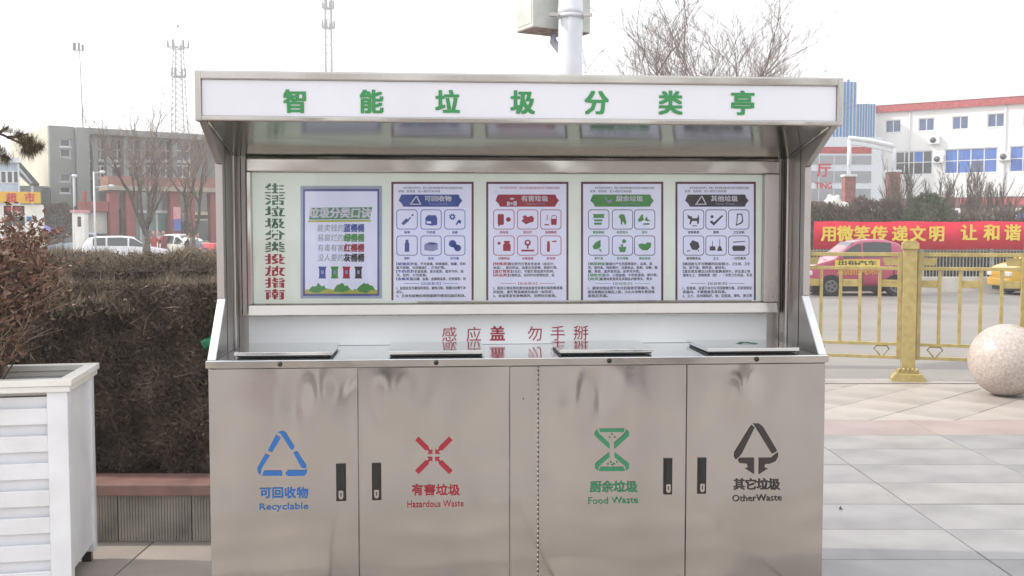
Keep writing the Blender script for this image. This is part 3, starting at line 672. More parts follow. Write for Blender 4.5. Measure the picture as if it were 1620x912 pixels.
for x0 in (-ins-pwid, -PWD+ins):
    for y0 in (ins, PD-ins-.06):
        MB().box(x0, x0+pwid, y0, y0+.06, .05, PZ-rim-.005, WPAINT).build('corner_post', planter, bevel=.003)
        MB().box(x0+.02, x0+pwid-.02, y0+.01, y0+.05, 0, .049, BLACKP).build('foot', planter)
MB().box(-ins-.014, -ins-.010, ins+.061, PD-ins-.061, .09, PZ-rim-.005, WPAINT).build('side_panel', planter)
MB().box(-PWD+ins+.010, -PWD+ins+.014, ins+.061, PD-ins-.061, .09, PZ-rim-.005, WPAINT).build('side_panel', planter)
MB().box(-PWD+ins+.05, -ins-.05, ins+.0525, ins+.056, .09, PZ-rim-.006, WPAINT).build('liner', planter)
MB().box(-PWD+ins, -ins, PD-ins-.02, PD-ins-.016, .09, PZ-rim-.005, WPAINT).build('back_panel', planter)
z = PZ-rim-.012; sp = .1155; k = 0
while z > .12:
    z1 = z-.016 if k == 0 else z
    # set-back board and proud fascia
    MB().prism([(ins+.030, z1), (ins+.042, z1), (ins+.051, z1-.105), (ins+.040, z1-.105)], 'x', -PWD+ins+pwid, -ins-pwid, WPAINT).build('slat', planter)
    MB().prism([(ins+.004, z1-.046), (ins+.018, z1-.046), (ins+.022, z1-sp+.001), (ins+.010, z1-sp+.001)], 'x', -PWD+ins+pwid+.001, -ins-pwid-.001, WPAINT).build('slat', planter, bevel=.002)
    z = z1-sp-.001; k += 1
SOIL = mat('soil', (.10, .06, .04), .95, var=.3, scale=30, bump=.5)
MB().box(-PWD+.057, -.057, .057, PD-.057, PZ-.25, PZ-.075, SOIL).build('soil', planter)

TWIG = mat('pale_twig', (.44, .33, .24), .8, var=.25, scale=20); TWIGD = mat('brown_twig', (.19, .12, .085), .85, var=.25, scale=20)
LEAFR = leaf_mat('russet_leaf', [(.11, .05, .035), (.19, .09, .06), (.24, .13, .08), (.17, .11, .055), (.32, .20, .14), (.13, .06, .045)], .5)
def leaf_quad(m, p, d, size, rnd, mt, wd=.42):
    d = d.normalized(); a = Vector((rnd.uniform(-1, 1), rnd.uniform(-1, 1), rnd.uniform(-1, 1)))
    s_ = d.cross(a)
    if s_.length < 1e-3: return
    s_.normalize(); n = d.cross(s_)*size*.18
    m.add([p, p+d*size*.5+s_*size*wd*.5+n, p+d*size, p+d*size*.5-s_*size*wd*.5+n], [(0, 1, 2), (0, 2, 3)], mt)
def stem_path(p, d, L, rnd, bend=.25, n=6, up=.15):
    pts = [Vector(p)]; d = Vector(d).normalized()
    for i in range(n):
        d = (d + Vector((rnd.gauss(0, bend), rnd.gauss(0, bend), rnd.gauss(0, bend*.6)+up))*.5).normalized()
        pts.append(pts[-1]+d*(L/n))
    return pts
rs = random.Random(21)
sc = PF.world(-.56, PD/2, PZ-.08)
shrub = thing('leafy_shrub', 'russet leaved shrub with bare pale stems growing in the white planter', 'shrub', sc)
st = MB(); fo = MB()
for i in range(135):
    a = rs.uniform(0, 2*pi); r = rs.uniform(0, .2); p = Vector((r*cos(a)*1.2, r*sin(a)*.8, -.02))
    out = rs.uniform(.05, .95); d = Vector((cos(a)*out, sin(a)*out, 1))
    L = rs.uniform(.46, .76)*(1 - .10*out)
    pts = stem_path(p, d, L, rs, .22, 8, .22); r0 = rs.uniform(.003, .008)
    st.tube(pts, [r0*(1-.75*k/8) for k in range(9)], TWIG if rs.random() < .6 else TWIGD, 4, False)
    for k in range(2, 9):
        for j in range(4 if k > 2 else 2):
            q = pts[k]; dd = Vector((rs.gauss(0, .7), rs.gauss(0, .7), rs.uniform(.1, 1)))
            tp = stem_path(q, dd, rs.uniform(.07, .19), rs, .3, 3, .1)
            st.tube(tp, [.0025, .002, .0015, .001], TWIGD if rs.random() < .6 else TWIG, 3, False)
            nl = (7 if k > 4 else 3) if rs.random() < (.95 if k > 4 else .45) else 0
            for l in range(nl):
                t = rs.random(); q2 = tp[1].lerp(tp[3], t)+Vector((rs.gauss(0, .012), rs.gauss(0, .012), rs.gauss(0, .012)))
                leaf_quad(fo, q2, Vector((rs.gauss(0, .8), rs.gauss(0, .8), rs.uniform(-.3, 1))), rs.uniform(.022, .045), rs, LEAFR, .5)
st.build('stems', shrub); stuff(fo.build('foliage', shrub)); 

# ============================================================ HEDGES + BED WALL
HEDC = [(.06, .045, .035), (.12, .088, .062), (.17, .125, .09), (.085, .07, .05), (.24, .18, .13), (.13, .09, .07), (.10, .085, .06)]
HEDGE = leaf_mat('dry_hedge_twigs', HEDC, .85)
HEDT = leaf_mat('dry_hedge_top', [(.15, .12, .08), (.23, .18, .13), (.19, .16, .10), (.28, .22, .165)], .85)
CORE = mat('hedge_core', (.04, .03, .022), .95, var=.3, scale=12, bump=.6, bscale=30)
def hedge(name, label, x0, x1, y0, y1, z0, z1, n, ntop, seed, vx0=None):
    r = random.Random(seed); t = thing(name, label, 'hedge', ((x0+x1)/2, (y0+y1)/2, 0)); cx, cy = (x0+x1)/2, (y0+y1)/2
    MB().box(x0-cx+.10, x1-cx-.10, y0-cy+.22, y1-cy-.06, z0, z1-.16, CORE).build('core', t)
    m = MB(); vs = []; fs = []
    def blade(p, d, L, w_, mt, k=[0]):
        s_ = d.cross(Vector((r.uniform(-1, 1), r.uniform(-1, 1), r.uniform(-1, 1)))).normalized()*w_
        m.add([p-s_, p+s_, p+d*L], [(0, 1, 2)], mt)
    for i in range(n):
        x = r.uniform(x0, x1); z = z0+(z1-z0)*r.random()
        wob = .05*sin(x*7+seed)+.04*sin(z*9+x*4)+.035*sin(x*23+z*5)+.03*sin(z*21-x*11)
        p = Vector((x-cx, y0-cy+.02+wob+abs(r.gauss(0, .08)), z))
        d = Vector((r.gauss(0, .7), r.gauss(-.35, .4), r.gauss(.45, .6))).normalized()
        if r.random() < .42: blade(p, d, r.uniform(.03, .12), r.uniform(.0014, .0035), HEDGE)
        else: leaf_quad(m, p, d, r.uniform(.014, .034), r, HEDGE, .62)
    for i in range(n//7):
        e = r.choice((-1, 1)); y = r.uniform(y0, y1); z = z0+(z1-z0)*r.random(); p = Vector(((x1-cx)*e-e*abs(r.gauss(0, .07)), y-cy, z))
        leaf_quad(m, p, Vector((e*.4, r.gauss(0, .6), r.gauss(.45, .6))).normalized(), r.uniform(.02, .05), r, HEDGE, .5)
    for i in range(ntop):
        x = r.uniform(x0, x1); y = r.uniform(y0, y1); wob = .03*sin(x*5+seed)+.02*sin(x*17+y*5)
        p = Vector((x-cx, y-cy, z1-.06+wob-abs(r.gauss(0, .05))))
        d = Vector((r.gauss(0, .5), r.gauss(0, .5), r.uniform(.3, 1.2))).normalized()
        if r.random() < .6: blade(p, d, r.uniform(.04, .13), r.uniform(.0015, .004), HEDT)
        else: leaf_quad(m, p, d, r.uniform(.016, .034), r, HEDT, .6)
    stuff(m.build('foliage', t)); return t
zt1 = W(240, 452, 5.35).z; zt2 = W(240, 400, 8.3).z
hedge('hedge', 'nearer clipped brown leafless hedge standing in the granite bed', -3.9, -1.2, 5.24, 6.5, .28, zt1, 100000, 36000, 4)
hedge('hedge', 'farther brown clipped hedge rising behind the nearer one below the parked cars', -5.8, -1.4, 8.2, 9.6, .05, zt2, 30000, 38000, 9)
wall = thing('bed_wall', 'low retaining wall of ribbed grey stone blocks under a red granite coping', 'wall', (-2.4, 5.1, 0))
RIB = mat('ribbed_grey_stone', (.33, .305, .275), .8, var=.2, scale=5, bump=.25, bscale=200); CAPR = mat('red_granite_coping', (.29, .17, .15), .4, var=.15, scale=6, bump=.05)
yw = G(240, 858).y; zcap0 = W(240, 783, yw).z; zcap1 = W(240, 766, yw-.03).z
ribm = None
xw = G(187, 858).x
for i in range(-5, 6):
    x0 = xw+.37*i
    if ribm is None:
        m = MB(); m.box(.002, .366, .005, .18, 0, zcap0-.002, RIB); k = 0
        while .006+k*.0145+.009 < .362: m.box(.006+k*.0145, .006+k*.0145+.010, .0, .0055, .004, zcap0-.006, RIB); k += 1
        o = m.build('block', wall); ribm = o.data
    else: o = bpy.data.objects.new('block', ribm); COL.objects.link(o); o.parent = wall
    o.location = (x0+2.4, yw-5.1, 0)
cm = None
for i in range(-3, 4):
    x0 = xw-.2+.74*i
    if cm is None: o = MB().box(.0015, .7385, -.035, .20, zcap0, zcap1, CAPR).build('coping_stone', wall, bevel=.01); cm = o.data
    else:
        o = bpy.data.objects.new('coping_stone', cm); COL.objects.link(o); o.parent = wall
        b = o.modifiers.new('bevel', 'BEVEL'); b.width = .01; b.segments = 2
    o.location = (x0+2.4, yw-5.1, 0)
bed = MB().box(-5.5, -.2, yw+.17, 10.2, -.01, .27, SOIL).build('planting_bed'); struct(bed)
# rubbish caught in the hedge
p = W(319, 538, 5.2)
m = MB(); m.lathe([(.0001, 0), (.028, .003), (.03, .09), (.012, .125), (.012, .14), (.0001, .141)], mat('green_bottle', (.01, .20, .08), .25, var=.05), 12)
o = m.build('plastic_bottle', loc=(p.x, p.y, p.z-.03)); o.rotation_euler = (0, radians(70), .4); tag(o, 'small green plastic bottle caught in the hedge beside the steel station', 'bottle')
# a small bit of litter on the paving
p = G(1330, 806); m = MB(); m.add([(-.012, 0, 0), (.012, .004, 0), (.002, .012, .016), (.004, -.012, .004)], [(0, 1, 2), (0, 2, 3), (1, 2, 3), (0, 3, 1)], mat('dry_leaf', (.05, .03, .02), .8, var=.1))
o = m.build('dry_leaf', loc=p); tag(o, 'tiny dark dry leaf lying on the grey paving right of the station', 'leaf')

# ============================================================ BARE TREES
BARK = mat('grey_bark', (.13, .105, .09), .9, var=.3, scale=9, bump=.3); BARKF = mat('pale_bark', (.22, .17, .15), .9, var=.25, scale=9)
def bare_tree(name, label, base, H, r0, seed, spread=.55, levels=5, fork=.3, mt=BARK, mt2=None, lean=(0, 0), group=None, kids=3, ratio=.74, first=4, upb=.12, thick=1.0):
    r = random.Random(seed); t = thing(name, label, 'tree', base, group=group); mt2 = mt2 or mt
    tr = MB(); cr = MB(); hf = H*fork
    top = Vector((lean[0], lean[1], hf)); tr.tube([(0, 0, -.1), (lean[0]*.3, lean[1]*.3, hf*.5), top], [r0*1.15, r0*.95, r0*.85], mt, 8)
    def grow(p, d, L, rad, lv):
        n = 4 if lv < 3 else 3; pts = [p]; q = p; dd = d
        for i in range(n):
            dd = (dd+Vector((r.gauss(0, .13), r.gauss(0, .13), r.gauss(0, .08)+upb*.4))).normalized(); q = q+dd*(L/n); pts.append(q)
        cr.tube(pts, [rad*(1-.5*i/n) for i in range(n+1)], mt if lv < 2 else mt2, 5 if lv < 2 else 3, False)
        if lv >= levels: return
        for k in range(kids if lv < levels-1 else kids+1):
            i = r.randint(1, n) if k else n; b = pts[i]
            a = r.uniform(0, 2*pi); e = Vector((cos(a), sin(a), r.uniform(-.2, .5)))
            nd = (dd*1.0+e*spread*r.uniform(.6, 1.3)).normalized()
            grow(b, nd, L*ratio*r.uniform(.75, 1.15), rad*(.62 if k else .7)*thick, lv+1)
    L0 = (H-hf)*.36
    for k in range(first):
        a = 2*pi*k/first+r.uniform(-.4, .4); nd = Vector((cos(a)*spread, sin(a)*spread, 1)).normalized()
        grow(top-Vector((0, 0, hf*.04*k)), nd, L0*r.uniform(.9, 1.2), r0*.62, 0)
    tr.build('trunk', t); cr.build('crown', t); return t
def base(x, Y, z=-.16): v = W(x, 400, Y); return (v.x, v.y, z)
bare_tree('bare_tree', 'tall bare spreading tree showing above the station canopy', base(1090, 27), W(1108, -34, 27).z+.2, .075, 12, .62, 6, .30, BARK, BARKF, kids=3, ratio=.715, first=10, upb=.08, thick=.95)
bare_tree('bare_tree', 'bare forked tree with low trunk behind the white hatchback', base(232, 40), W(232, 176, 40).z+.3, .17, 5, .46, 5, .27, BARK, BARKF, kids=3, ratio=.76, first=4, thick=.84, group=None)
bare_tree('bare_tree', 'bare tree close beside the left edge of the station', base(305, 38), W(305, 200, 38).z+.3, .13, 33, .40, 5, .27, BARK, BARKF, kids=3, ratio=.75, first=3, thick=.84)
for k, (x, Y, yt, lab) in enumerate(((1418, 45, 262, 'thin upright bare tree right of the far brick pillar'), (1440, 47, 268, 'thin upright bare tree left of the green bush'), (1487, 46, 275, 'thin bare tree just right of the green bush'),
        (1523, 48, 268, 'thin bare tree below the wide blue window'), (1553, 47, 262, 'dense bare tree right below the wide blue window'), (1576, 48, 285, 'smallest thin bare tree near the right edge'))):
    v = base(x, Y); bare_tree('young_bare_tree', lab+' before the white building', v, W(x, yt, Y).z+.2, .07, 60+k, .20, 4, .18, BARK, BARK, kids=3, ratio=.72, first=4, upb=.35, thick=1.05)
# green conifer bush and dark scrub
GREENL = leaf_mat('bush_green', [(.06, .09, .045), (.09, .13, .06), (.13, .15, .08), (.08, .10, .06)], .8)
SCRUB = leaf_mat('scrub_brown', [(.11, .085, .07), (.18, .14, .11), (.15, .125, .09), (.23, .17, .14)], .9)
def bush(name, label, base_, rx, ry, h, n, mt, seed, size=.12, cat='bush', cone=False):
    r = random.Random(seed); t = thing(name, label, cat, base_); m = MB()
    for i in range(n):
        a = r.uniform(0, 2*pi); z = r.random()**.8; e = (1-z*.8) if cone else sqrt(max(.05, 1-(2*z-.9)**2*.8)); q_ = (1-abs(r.gauss(0, .28)))*(1+.18*sin(a*5+z*7))
        p = Vector((rx*e*q_*cos(a), ry*e*q_*sin(a), z*h)); leaf_quad(m, p, Vector((cos(a), sin(a), r.uniform(0, 1.4))), size*r.uniform(.6, 1.4), r, mt, .4)
    s_ = MB(); s_.tube([(0, 0, -.05), (0, 0, h*.8)], [.05, .015], BARK, 6); s_.build('stem', t); stuff(m.build('foliage', t)); return t
bush('conifer_bush', 'dark green conifer bush before the white building above the banner', base(1466, 39), .95, .9, W(1466, 310, 39).z+.16, 2600, GREENL, 5, .17, cone=False)
def scrub(label, x0, x1, Y, yt, n, seed, mt=SCRUB, dep=1.2):
    a = W(x0, yt, Y); b = W(x1, yt, Y); r = random.Random(seed); m = MB(); cx = (a.x+b.x)/2
    t = thing('hedge', label, 'hedge', (cx, Y, -.16))
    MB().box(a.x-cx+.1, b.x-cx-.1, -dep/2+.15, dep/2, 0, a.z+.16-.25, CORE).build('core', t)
    for i in range(n):
        p = Vector((r.uniform(a.x, b.x)-cx, -dep/2+abs(r.gauss(0, .25)), 0)); p.z = (a.z+.16)*r.random()**.7*(1+.05*sin(p.x*2.1)+.04*sin(p.x*5.3))
        leaf_quad(m, p, Vector((r.gauss(0, .5), r.gauss(-.2, .4), 1)), r.uniform(.10, .28), r, mt, .16)
    stuff(m.build('foliage', t))
scrub('dark brown bare scrub hedge behind the left half of the red banner', 1262, 1425, 40, 324, 9000, 2)
scrub('brown scrub hedge behind the right half of the red banner', 1426, 1700, 43, 338, 9000, 3)
scrub('low green clipped hedge behind the far picket railing', 1240, 1750, 34.5, 404, 9000, 8, GREENL)

# pine branch at the top left
rp_ = random.Random(8); pb = W(-75, 215, 7.0)
pine = thing('pine_tree', 'pine tree reaching brown green needle tufts in from the left edge', 'tree', (pb.x, pb.y, 0))
PBARK = mat('pine_bark', (.07, .05, .05), .9, var=.3, scale=14, bump=.4)
NEED = leaf_mat('pine_needles', [(.08, .09, .03), (.16, .11, .05), (.22, .14, .07), (.12, .12, .05), (.26, .17, .09)], .7)
MB().tube([(0, 0, -.05), (.02, 0, 1.2), (-.02, 0, 2.6), (.0, 0, 3.6)], [.09, .08, .06, .03], PBARK, 8).build('trunk', pine)
bm = MB(); nm = MB()
def pl(x, y, Y=7.0): v = W(x, y, Y); return Vector((v.x-pb.x, v.y-pb.y, v.z))
brs = [[pl(-75, 190), pl(-30, 205), pl(5, 214), pl(30, 226), pl(55, 238)], [pl(-75, 235), pl(-40, 240), pl(-8, 245), pl(12, 250)], [pl(-5, 212), pl(8, 205), pl(14, 200)], [pl(12, 218), pl(30, 216), pl(45, 212)]]
for b in brs: bm.tube(b, [.014*(1-.7*i/(len(b)-1)) for i in range(len(b))], PBARK, 6)
for (x, y, n, s_) in ((50, 236, 330, .10), (62, 232, 180, .09), (38, 225, 240, .09), (30, 214, 170, .08), (48, 222, 170, .085), (10, 206, 100, .06), (8, 250, 220, .085), (-10, 246, 200, .09), (40, 240, 160, .09), (-30, 205, 150, .09), (-40, 240, 150, .09), (2, 238, 90, .07)):
    c = pl(x, y)
    for i in range(int(n*1.7)):
        d = Vector((rp_.gauss(.15, 1), rp_.gauss(0, 1), rp_.gauss(0, .75))).normalized(); L = s_*rp_.uniform(.5, 1.1)
        q_ = c+Vector((rp_.gauss(0, .012), rp_.gauss(0, .03), rp_.gauss(0, .01))); sd = d.cross(Vector((0, 0, 1))).normalized()*.0019 if abs(d.z) < .95 else Vector((.0019, 0, 0))
        nm.add([q_-sd, q_+sd, q_+d*L], [(0, 1, 2)], NEED)
bm.build('branch', pine); stuff(nm.build('foliage', pine))

# ============================================================ POLE WITH CABINET
PY = 13.0; pc = W(902, 120, PY)
pole = thing('street_pole', 'thick white street pole with a grey metal cabinet clamped near its top', 'pole', (pc.x, pc.y, -.01))
WP = mat('pole_white', (.60, .62, .66), .4, var=.05, scale=3); pr_ = 19*PY/FPX
MB().tube([(0, 0, 0), (0, 0, 6.2)], [pr_*1.03, pr_], WP, 28).build('shaft', pole)
def pz(y): return W(902, y, PY).z+.01
def pxx(x, Y=PY): return W(x, 40, Y).x-pc.x
m = MB(); m.tube([(0, 0, pz(30)), (0, 0, pz(24))], pr_*1.13, WP, 28); m.tube([(0, 0, pz(24)), (0, 0, pz(14))], pr_*1.05, WP, 28)
for sx in (-1, 1): m.box(sx*pr_*1.0, sx*pr_*1.75, -pr_*.9, -pr_*.55, pz(29), pz(24), STEEL_D)
m.build('clamp', pole)
CAB = mat('cabinet_grey', (.55, .57, .53), .5, var=.10, scale=4, bump=.05); RUST = mat('rusty_sheet', (.28, .20, .18), .8, var=.35, scale=9)
cb = thing_c = None
th = radians(-24)
cw = W(843, 42, 12.98); cl = (cw.x-pc.x, cw.y-pc.y, cw.z+.01)
o = MB().box(0, .87, 0, .42, 0, 1.2, CAB).build('cabinet', pole, bevel=.008)
o2 = MB().box(.006, .864, .006, .414, -.012, -.001, RUST).build('cabinet_bottom', pole)
o3 = MB().box(-.006, -.001, .03, .39, .05, 1.15, CAB).build('cabinet_door', pole)
for q_ in (o, o2, o3): q_.location = cl; q_.rotation_euler[2] = radians(29)
MB().tube([(-.20, .22, pz(50)), (-.21, .18, pz(62)), (-.13, .06, pz(78)), (-.04, 0, pz(92))], .05, mat('grey_hose', (.32, .32, .38), .5), 10).build('hose', pole)

# ============================================================ RADIO MASTS
MASTG = mat('mast_grey', (.10, .11, .12), .6, metal=.2, var=.05)
def mast(label, x, Y, ytop, ybase, w0, w1, dec, seed):
    c = W(x, 300, Y); z0 = -.17; z1 = W(x, ytop, Y).z; r = random.Random(seed)
    t = thing('radio_mast', label, 'radio mast', (c.x, c.y, z0)); H = z1-z0; s_ = Y/FPX; fr = MB()
    hw = lambda z: (w0+(w1-w0)*z/H)*s_/2
    n = 34; tr_ = .55*s_
    for sx, sy in ((-1, -1), (1, -1), (1, 1), (-1, 1)): fr.tube([(sx*hw(0), sy*hw(0), 0), (sx*hw(H), sy*hw(H), H)], tr_*1.3, MASTG, 4)
    for i in range(n):
        za, zb = H*i/n, H*(i+1)/n; a, b = hw(za), hw(zb)
        for sy in (-1, 1):
            fr.tube([(-a, sy*a, za), (b, sy*b, zb)], tr_*.6, MASTG, 3, False); fr.tube([(a, sy*a, za), (-b, sy*b, zb)], tr_*.6, MASTG, 3, False); fr.tube([(-b, sy*b, zb), (b, sy*b, zb)], tr_*.7, MASTG, 3, False)
            fr.tube([(sy*a, -a, za), (sy*b, b, zb)], tr_*.6, MASTG, 3, False)
    fr.build('lattice', t)
    for y, R in dec:
        z = W(x, y, Y).z-z0; m = MB(); R *= s_
        ring = [(R*cos(k*pi/4), R*sin(k*pi/4), z) for k in range(9)]; m.tube(ring, tr_*1.2, MASTG, 4, False)
        for k in range(8): m.tube([(0, 0, z), ring[k]], tr_*.8, MASTG, 3, False); m.tube([ring[k], (ring[k][0]*1.15, ring[k][1]*1.15, z+14*s_)], tr_*.9, MASTG, 3, False)
        m.build('platform', t)
        for k in range(6):
            a = k*pi/3+.3; h = r.uniform(8, 13)*s_; ax, ay = R*1.02*cos(a), R*1.02*sin(a)
            MB().box(ax-1.3*s_, ax+1.3*s_, ay-1*s_, ay+1*s_, z, z+h, MASTG).build('antenna', t)
    return t, H, s_
t, H, s_ = mast('grey lattice radio mast with a crown platform standing behind the grey building', 286, 165, 72, 205, 30, 12, ((76, 15), (122, 10)), 1)
MB().tube([(0, 0, H), (0, 0, H+54*s_)], .5*s_, MASTG, 4).build('spike', t)
MB().lathe([(.001, 0), (2*s_, 1*s_), (2*s_, 4*s_), (.001, 5*s_)], MASTG, 8, (0, 0, H+27*s_)).build('beacon', t)
mast('slender lattice radio mast rising out of the picture above the white sign', 522, 190, -60, 122, 11, 9, ((14, 8), (45, 9), (-20, 12)), 2)
c = W(137, 300, 120); s_ = 120/FPX; t = thing('radio_mast', 'thin single pole mast with small panels above the grey building', 'radio mast', (c.x, c.y, -.17))
zt = W(130, 80, 120).z+.17; MB().tube([(0, 0, 0), (-4*s_, 0, zt*.72), (-6*s_, 0, zt)], [1.3*s_, .9*s_, .7*s_], MASTG, 6).build('shaft', t)
for dx, h, wd in ((-14, 12, 2.4), (-7, 12, 1.6), (-1, 9, 1.6)): MB().box((dx-wd)*s_, (dx+wd)*s_, -s_, s_, zt, zt+h*s_, MASTG).build('antenna', t)
MB().box(-15*s_, 1*s_, -.4*s_, .4*s_, zt-.8*s_, zt+.4*s_, MASTG).build('arm', t)
# ============================================================ BUILDINGS
WINB = mat('window_blue', (.05, .09, .22), .12, var=.25, scale=.8, spec=.8); WIND = mat('window_dark', (.035, .045, .055), .12, var=.3, scale=.9, spec=.8)
CURT = mat('blue_curtain', (.06, .16, .50), .7, var=.2, scale=2, stretch=(6, 6, .3)); WFR = mat('window_frame_white', (.68, .69, .72), .5, var=.05)
WHITEB = mat('white_render', (.78, .775, .76), .85, var=.05, scale=.5, bump=.1, bscale=9); REDB = mat('red_tile_band', (.42, .07, .07), .7, var=.2, scale=4)
BRWN = mat('brown_brick_base', (.15, .085, .075), .9, var=.25, scale=3)
def window(par, fr, x0, x1, y0, y1, cols, rows, ly, glassm, depth=.16, frw=.05, transom=None, curt=None, sillm=None):
    """recessed look: frame proud of the wall, panes behind it; pixel box on plane ly"""
    a, zb = fr.at(x0, y1, ly); b, zt_ = fr.at(x1, y0, ly)
    m = MB(); m.box(a, b, ly-.03, ly+.03, zb, zb+frw, WFR); m.box(a, b, ly-.03, ly+.03, zt_-frw, zt_, WFR)
    m.box(a, a+frw, ly-.03, ly+.03, zb+frw, zt_-frw, WFR); m.box(b-frw, b, ly-.03, ly+.03, zb+frw, zt_-frw, WFR)
    hs = [zb+frw] + ([zb+(zt_-zb)*t for t in (transom or [k/rows for k in range(1, rows)])]) + [zt_-frw]
    for c in range(1, cols): x = a+(b-a)*c/cols; m.box(x-frw*.45, x+frw*.45, ly-.028, ly+.028, zb+frw, zt_-frw, WFR)
    for z in hs[1:-1]: m.box(a+frw, b-frw, ly-.026, ly+.026, z-frw*.4, z+frw*.4, WFR)
    o = m.build('window', par)
    for c in range(cols):
        for k in range(len(hs)-1):
            xa = a+(b-a)*c/cols; xb = a+(b-a)*(c+1)/cols
            mm = glassm if not curt or (c, k) not in curt else CURT
            MB().box(xa+.01, xb-.01, ly+.0, ly+.012, hs[k], hs[k+1], mm).build('pane', o)
    MB().box(a-.06, b+.06, ly-.12, ly-.032, zb-.08, zb-.002, sillm or WFR).build('sill', o)
    return a, b, zb, zt_
def wall_with_holes(name, par, x0, x1, y0, y1, z0, z1, holes, m):
    """front slab with real openings: strips between sorted, non-overlapping window rows"""
    mb = MB(); rows = {}
    for h in holes: rows.setdefault(h[4], []).append(h)
    zs = sorted((min(h[2] for h in r), max(h[3] for h in r), r) for r in rows.values())
    z = z0
    for za, zb, r in zs:
        if za > z: mb.box(x0, x1, y0, y1, z, za, m)
        x = x0
        for h in sorted(r, key=lambda q: q[0]):
            mb.box(x, h[0], y0, y1, za, zb, m)
            if h[2] > za+.01: mb.box(h[0], h[1], y0, y1, za, h[2], m)
            if h[3] < zb-.01: mb.box(h[0], h[1], y0, y1, h[3], zb, m)
            x = h[1]
        mb.box(x, x1, y0, y1, za, zb, m); z = zb
    if z < z1: mb.box(x0, x1, y0, y1, z, z1, m)
    return mb.build(name, par)
# --- white building on the right
a = W(1383, 300, 80); BF = Fr(a.x, a.y, radians(-34), -.17)
wb = thing('office_building', 'white three storey building with red cornice and blue curtained windows', 'building', (a.x, a.y, -.17), radians(-34))
zT = BF.at(1400, 182, 0)[1]; zC = BF.at(1500, 171, 0)[1]; zB = BF.at(1500, 313, 0)[1]
holes = []
for (x0, x1, y0, y1, c) in ((1401, 1426, 189.5, 211, 2), (1453, 1479, 186.5, 208.5, 2), (1506.5, 1533, 183.5, 206, 2), (1562, 1590, 179, 202.5, 2), (1619, 1648, 175, 200, 2), (1680, 1712, 170, 196, 2)):
    h = window(wb, BF, x0, x1, y0, y1, c, 1, .10, WINB, frw=.07); holes.append((*h, 'u'))
for i, (x0, x1, y0, y1, c) in enumerate(((1416, 1476, 238, 278, 4), (1494, 1579, 233, 276, 4), (1597, 1662, 229, 273, 3), (1690, 1780, 224, 269, 4))):
    h = window(wb, BF, x0, x1, y0, y1, c, 2, .10, WIND if i == 0 else WINB, frw=.08, transom=[.52], curt={(0, 0), (1, 0), (3, 0), (2, 1), (3, 1), (1, 1), (0, 1)} if i else {(2, 1)}); holes.append((*h, 'm'))
wall_with_holes('wall', wb, 0, 26, 0, .35, zB, zC-.05, holes, WHITEB)
MB().box(0, 26, .3502, 14, 0, zC-.06, WHITEB).build('wall', wb)
MB().box(-.1, 26, -.25, .3, zC-.05, zC+.50, REDB).build('cornice', wb); MB().box(-.2, 26, -.30, 14, zC+.505, zC+1.35, WHITEB).build('parapet', wb)
MB().box(-.0, 26, -.10, .348, 0, zB-.002, BRWN).build('base_storey', wb)
for (x0, x1, mm) in ((1569, 1592, WIND), (1606, 1640, CURT), (1497, 1519, WIND)): 
    q0 = BF.at(x0, 330, -.12); q1 = BF.at(x1, 366, -.12); m = MB(); m.box(q0[0], q1[0], -.17, -.11, q1[1], q0[1], WFR); o = m.build('window', wb)
    MB().box(q0[0]+.15, q1[0]-.15, -.18, -.171, q1[1]+.1, q0[1]-.15, mm).build('pane', o)
for x, y in ((1484, 252), (1589, 248), (1478, 222)):
    q0 = BF.at(x, y, -.3); o = MB().box(q0[0]-.4, q0[0]+.4, -.34, -.02, q0[1]-.3, q0[1]+.3, WFR).build('air_conditioner', wb, bevel=.03)
    MB().lathe([(.22, -.01), (.22, .01)], WIND, 16).build('fan_grille', o).rotation_euler = (pi/2, 0, 0); o.children[0].location = (q0[0]-.08, -.345, q0[1])
for x in (1437, 1588): q0 = BF.at(x, 300, -.06)[0]; MB().tube([(q0, -.06, zB), (q0, -.06, zC-.06)], .06, WFR, 8).build('drainpipe', wb)
zr_ = BF.at(1540, 318, -.12)[1]
for x in (1500, 1518, 1535, 1552, 1569, 1578, 1586, 1595, 1606, 1616): q0 = BF.at(x, 319, -.12); MB().box(q0[0], q0[0]+.42, -.14, -.101, q0[1]-.25, q0[1]+.25, REDB).build('letter', wb)
# --- striped hall and tower left of it
GREYP = mat('grey_cladding', (.30, .31, .335), .6, var=.06, scale=.7); BLUES = mat('blue_stripe', (.06, .20, .42), .5, var=.08); WSTR = mat('white_stripe', (.62, .66, .70), .5, var=.04)
REDL = mat('red_letter_paint', (.50, .03, .05), .5, var=.05)
a = W(1200, 300, 66); HF = Fr(a.x, a.y, radians(4), -.17)
hall = thing('market_hall', 'low grey clad hall with white stripes and red lettering at the right', 'building', (a.x, a.y, -.17), radians(4))
hx1 = HF.at(1396, 250, 0)[0]; zz = lambda y: HF.at(1350, y, 0)[1]
MB().box(-6, hx1, .02, 5, 0, zz(217), WSTR).build('wall', hall)
for ya, yb, mm in ((246.5, 260, GREYP), (271, 289, GREYP), (299, 318, GREYP), (233, 243, REDB)):
    MB().box(-6, hx1-.75, -.03, .018, zz(yb), zz(ya), mm).build('cladding_panel', hall)
MB().box(-6, hx1-.75, -.03, .018, 0, zz(319), BRWN).build('cladding_panel', hall)
for x in range(-5, 7):
    MB().box(x*1.0-.02, x*1.0+.02, -.036, -.031, zz(318), zz(246), WFR).build('seam_strip', hall)
printing('letter', hall, HF, -.04, [T('厅', 1304, 269, 23, None, REDL, .03)])
printing('lettering', hall, HF, -.04, [T('TING', 1303, 293.5, 13, 26, REDL, .03)])
a = W(1290, 300, 78); TF = Fr(a.x, a.y, radians(3), -.17)
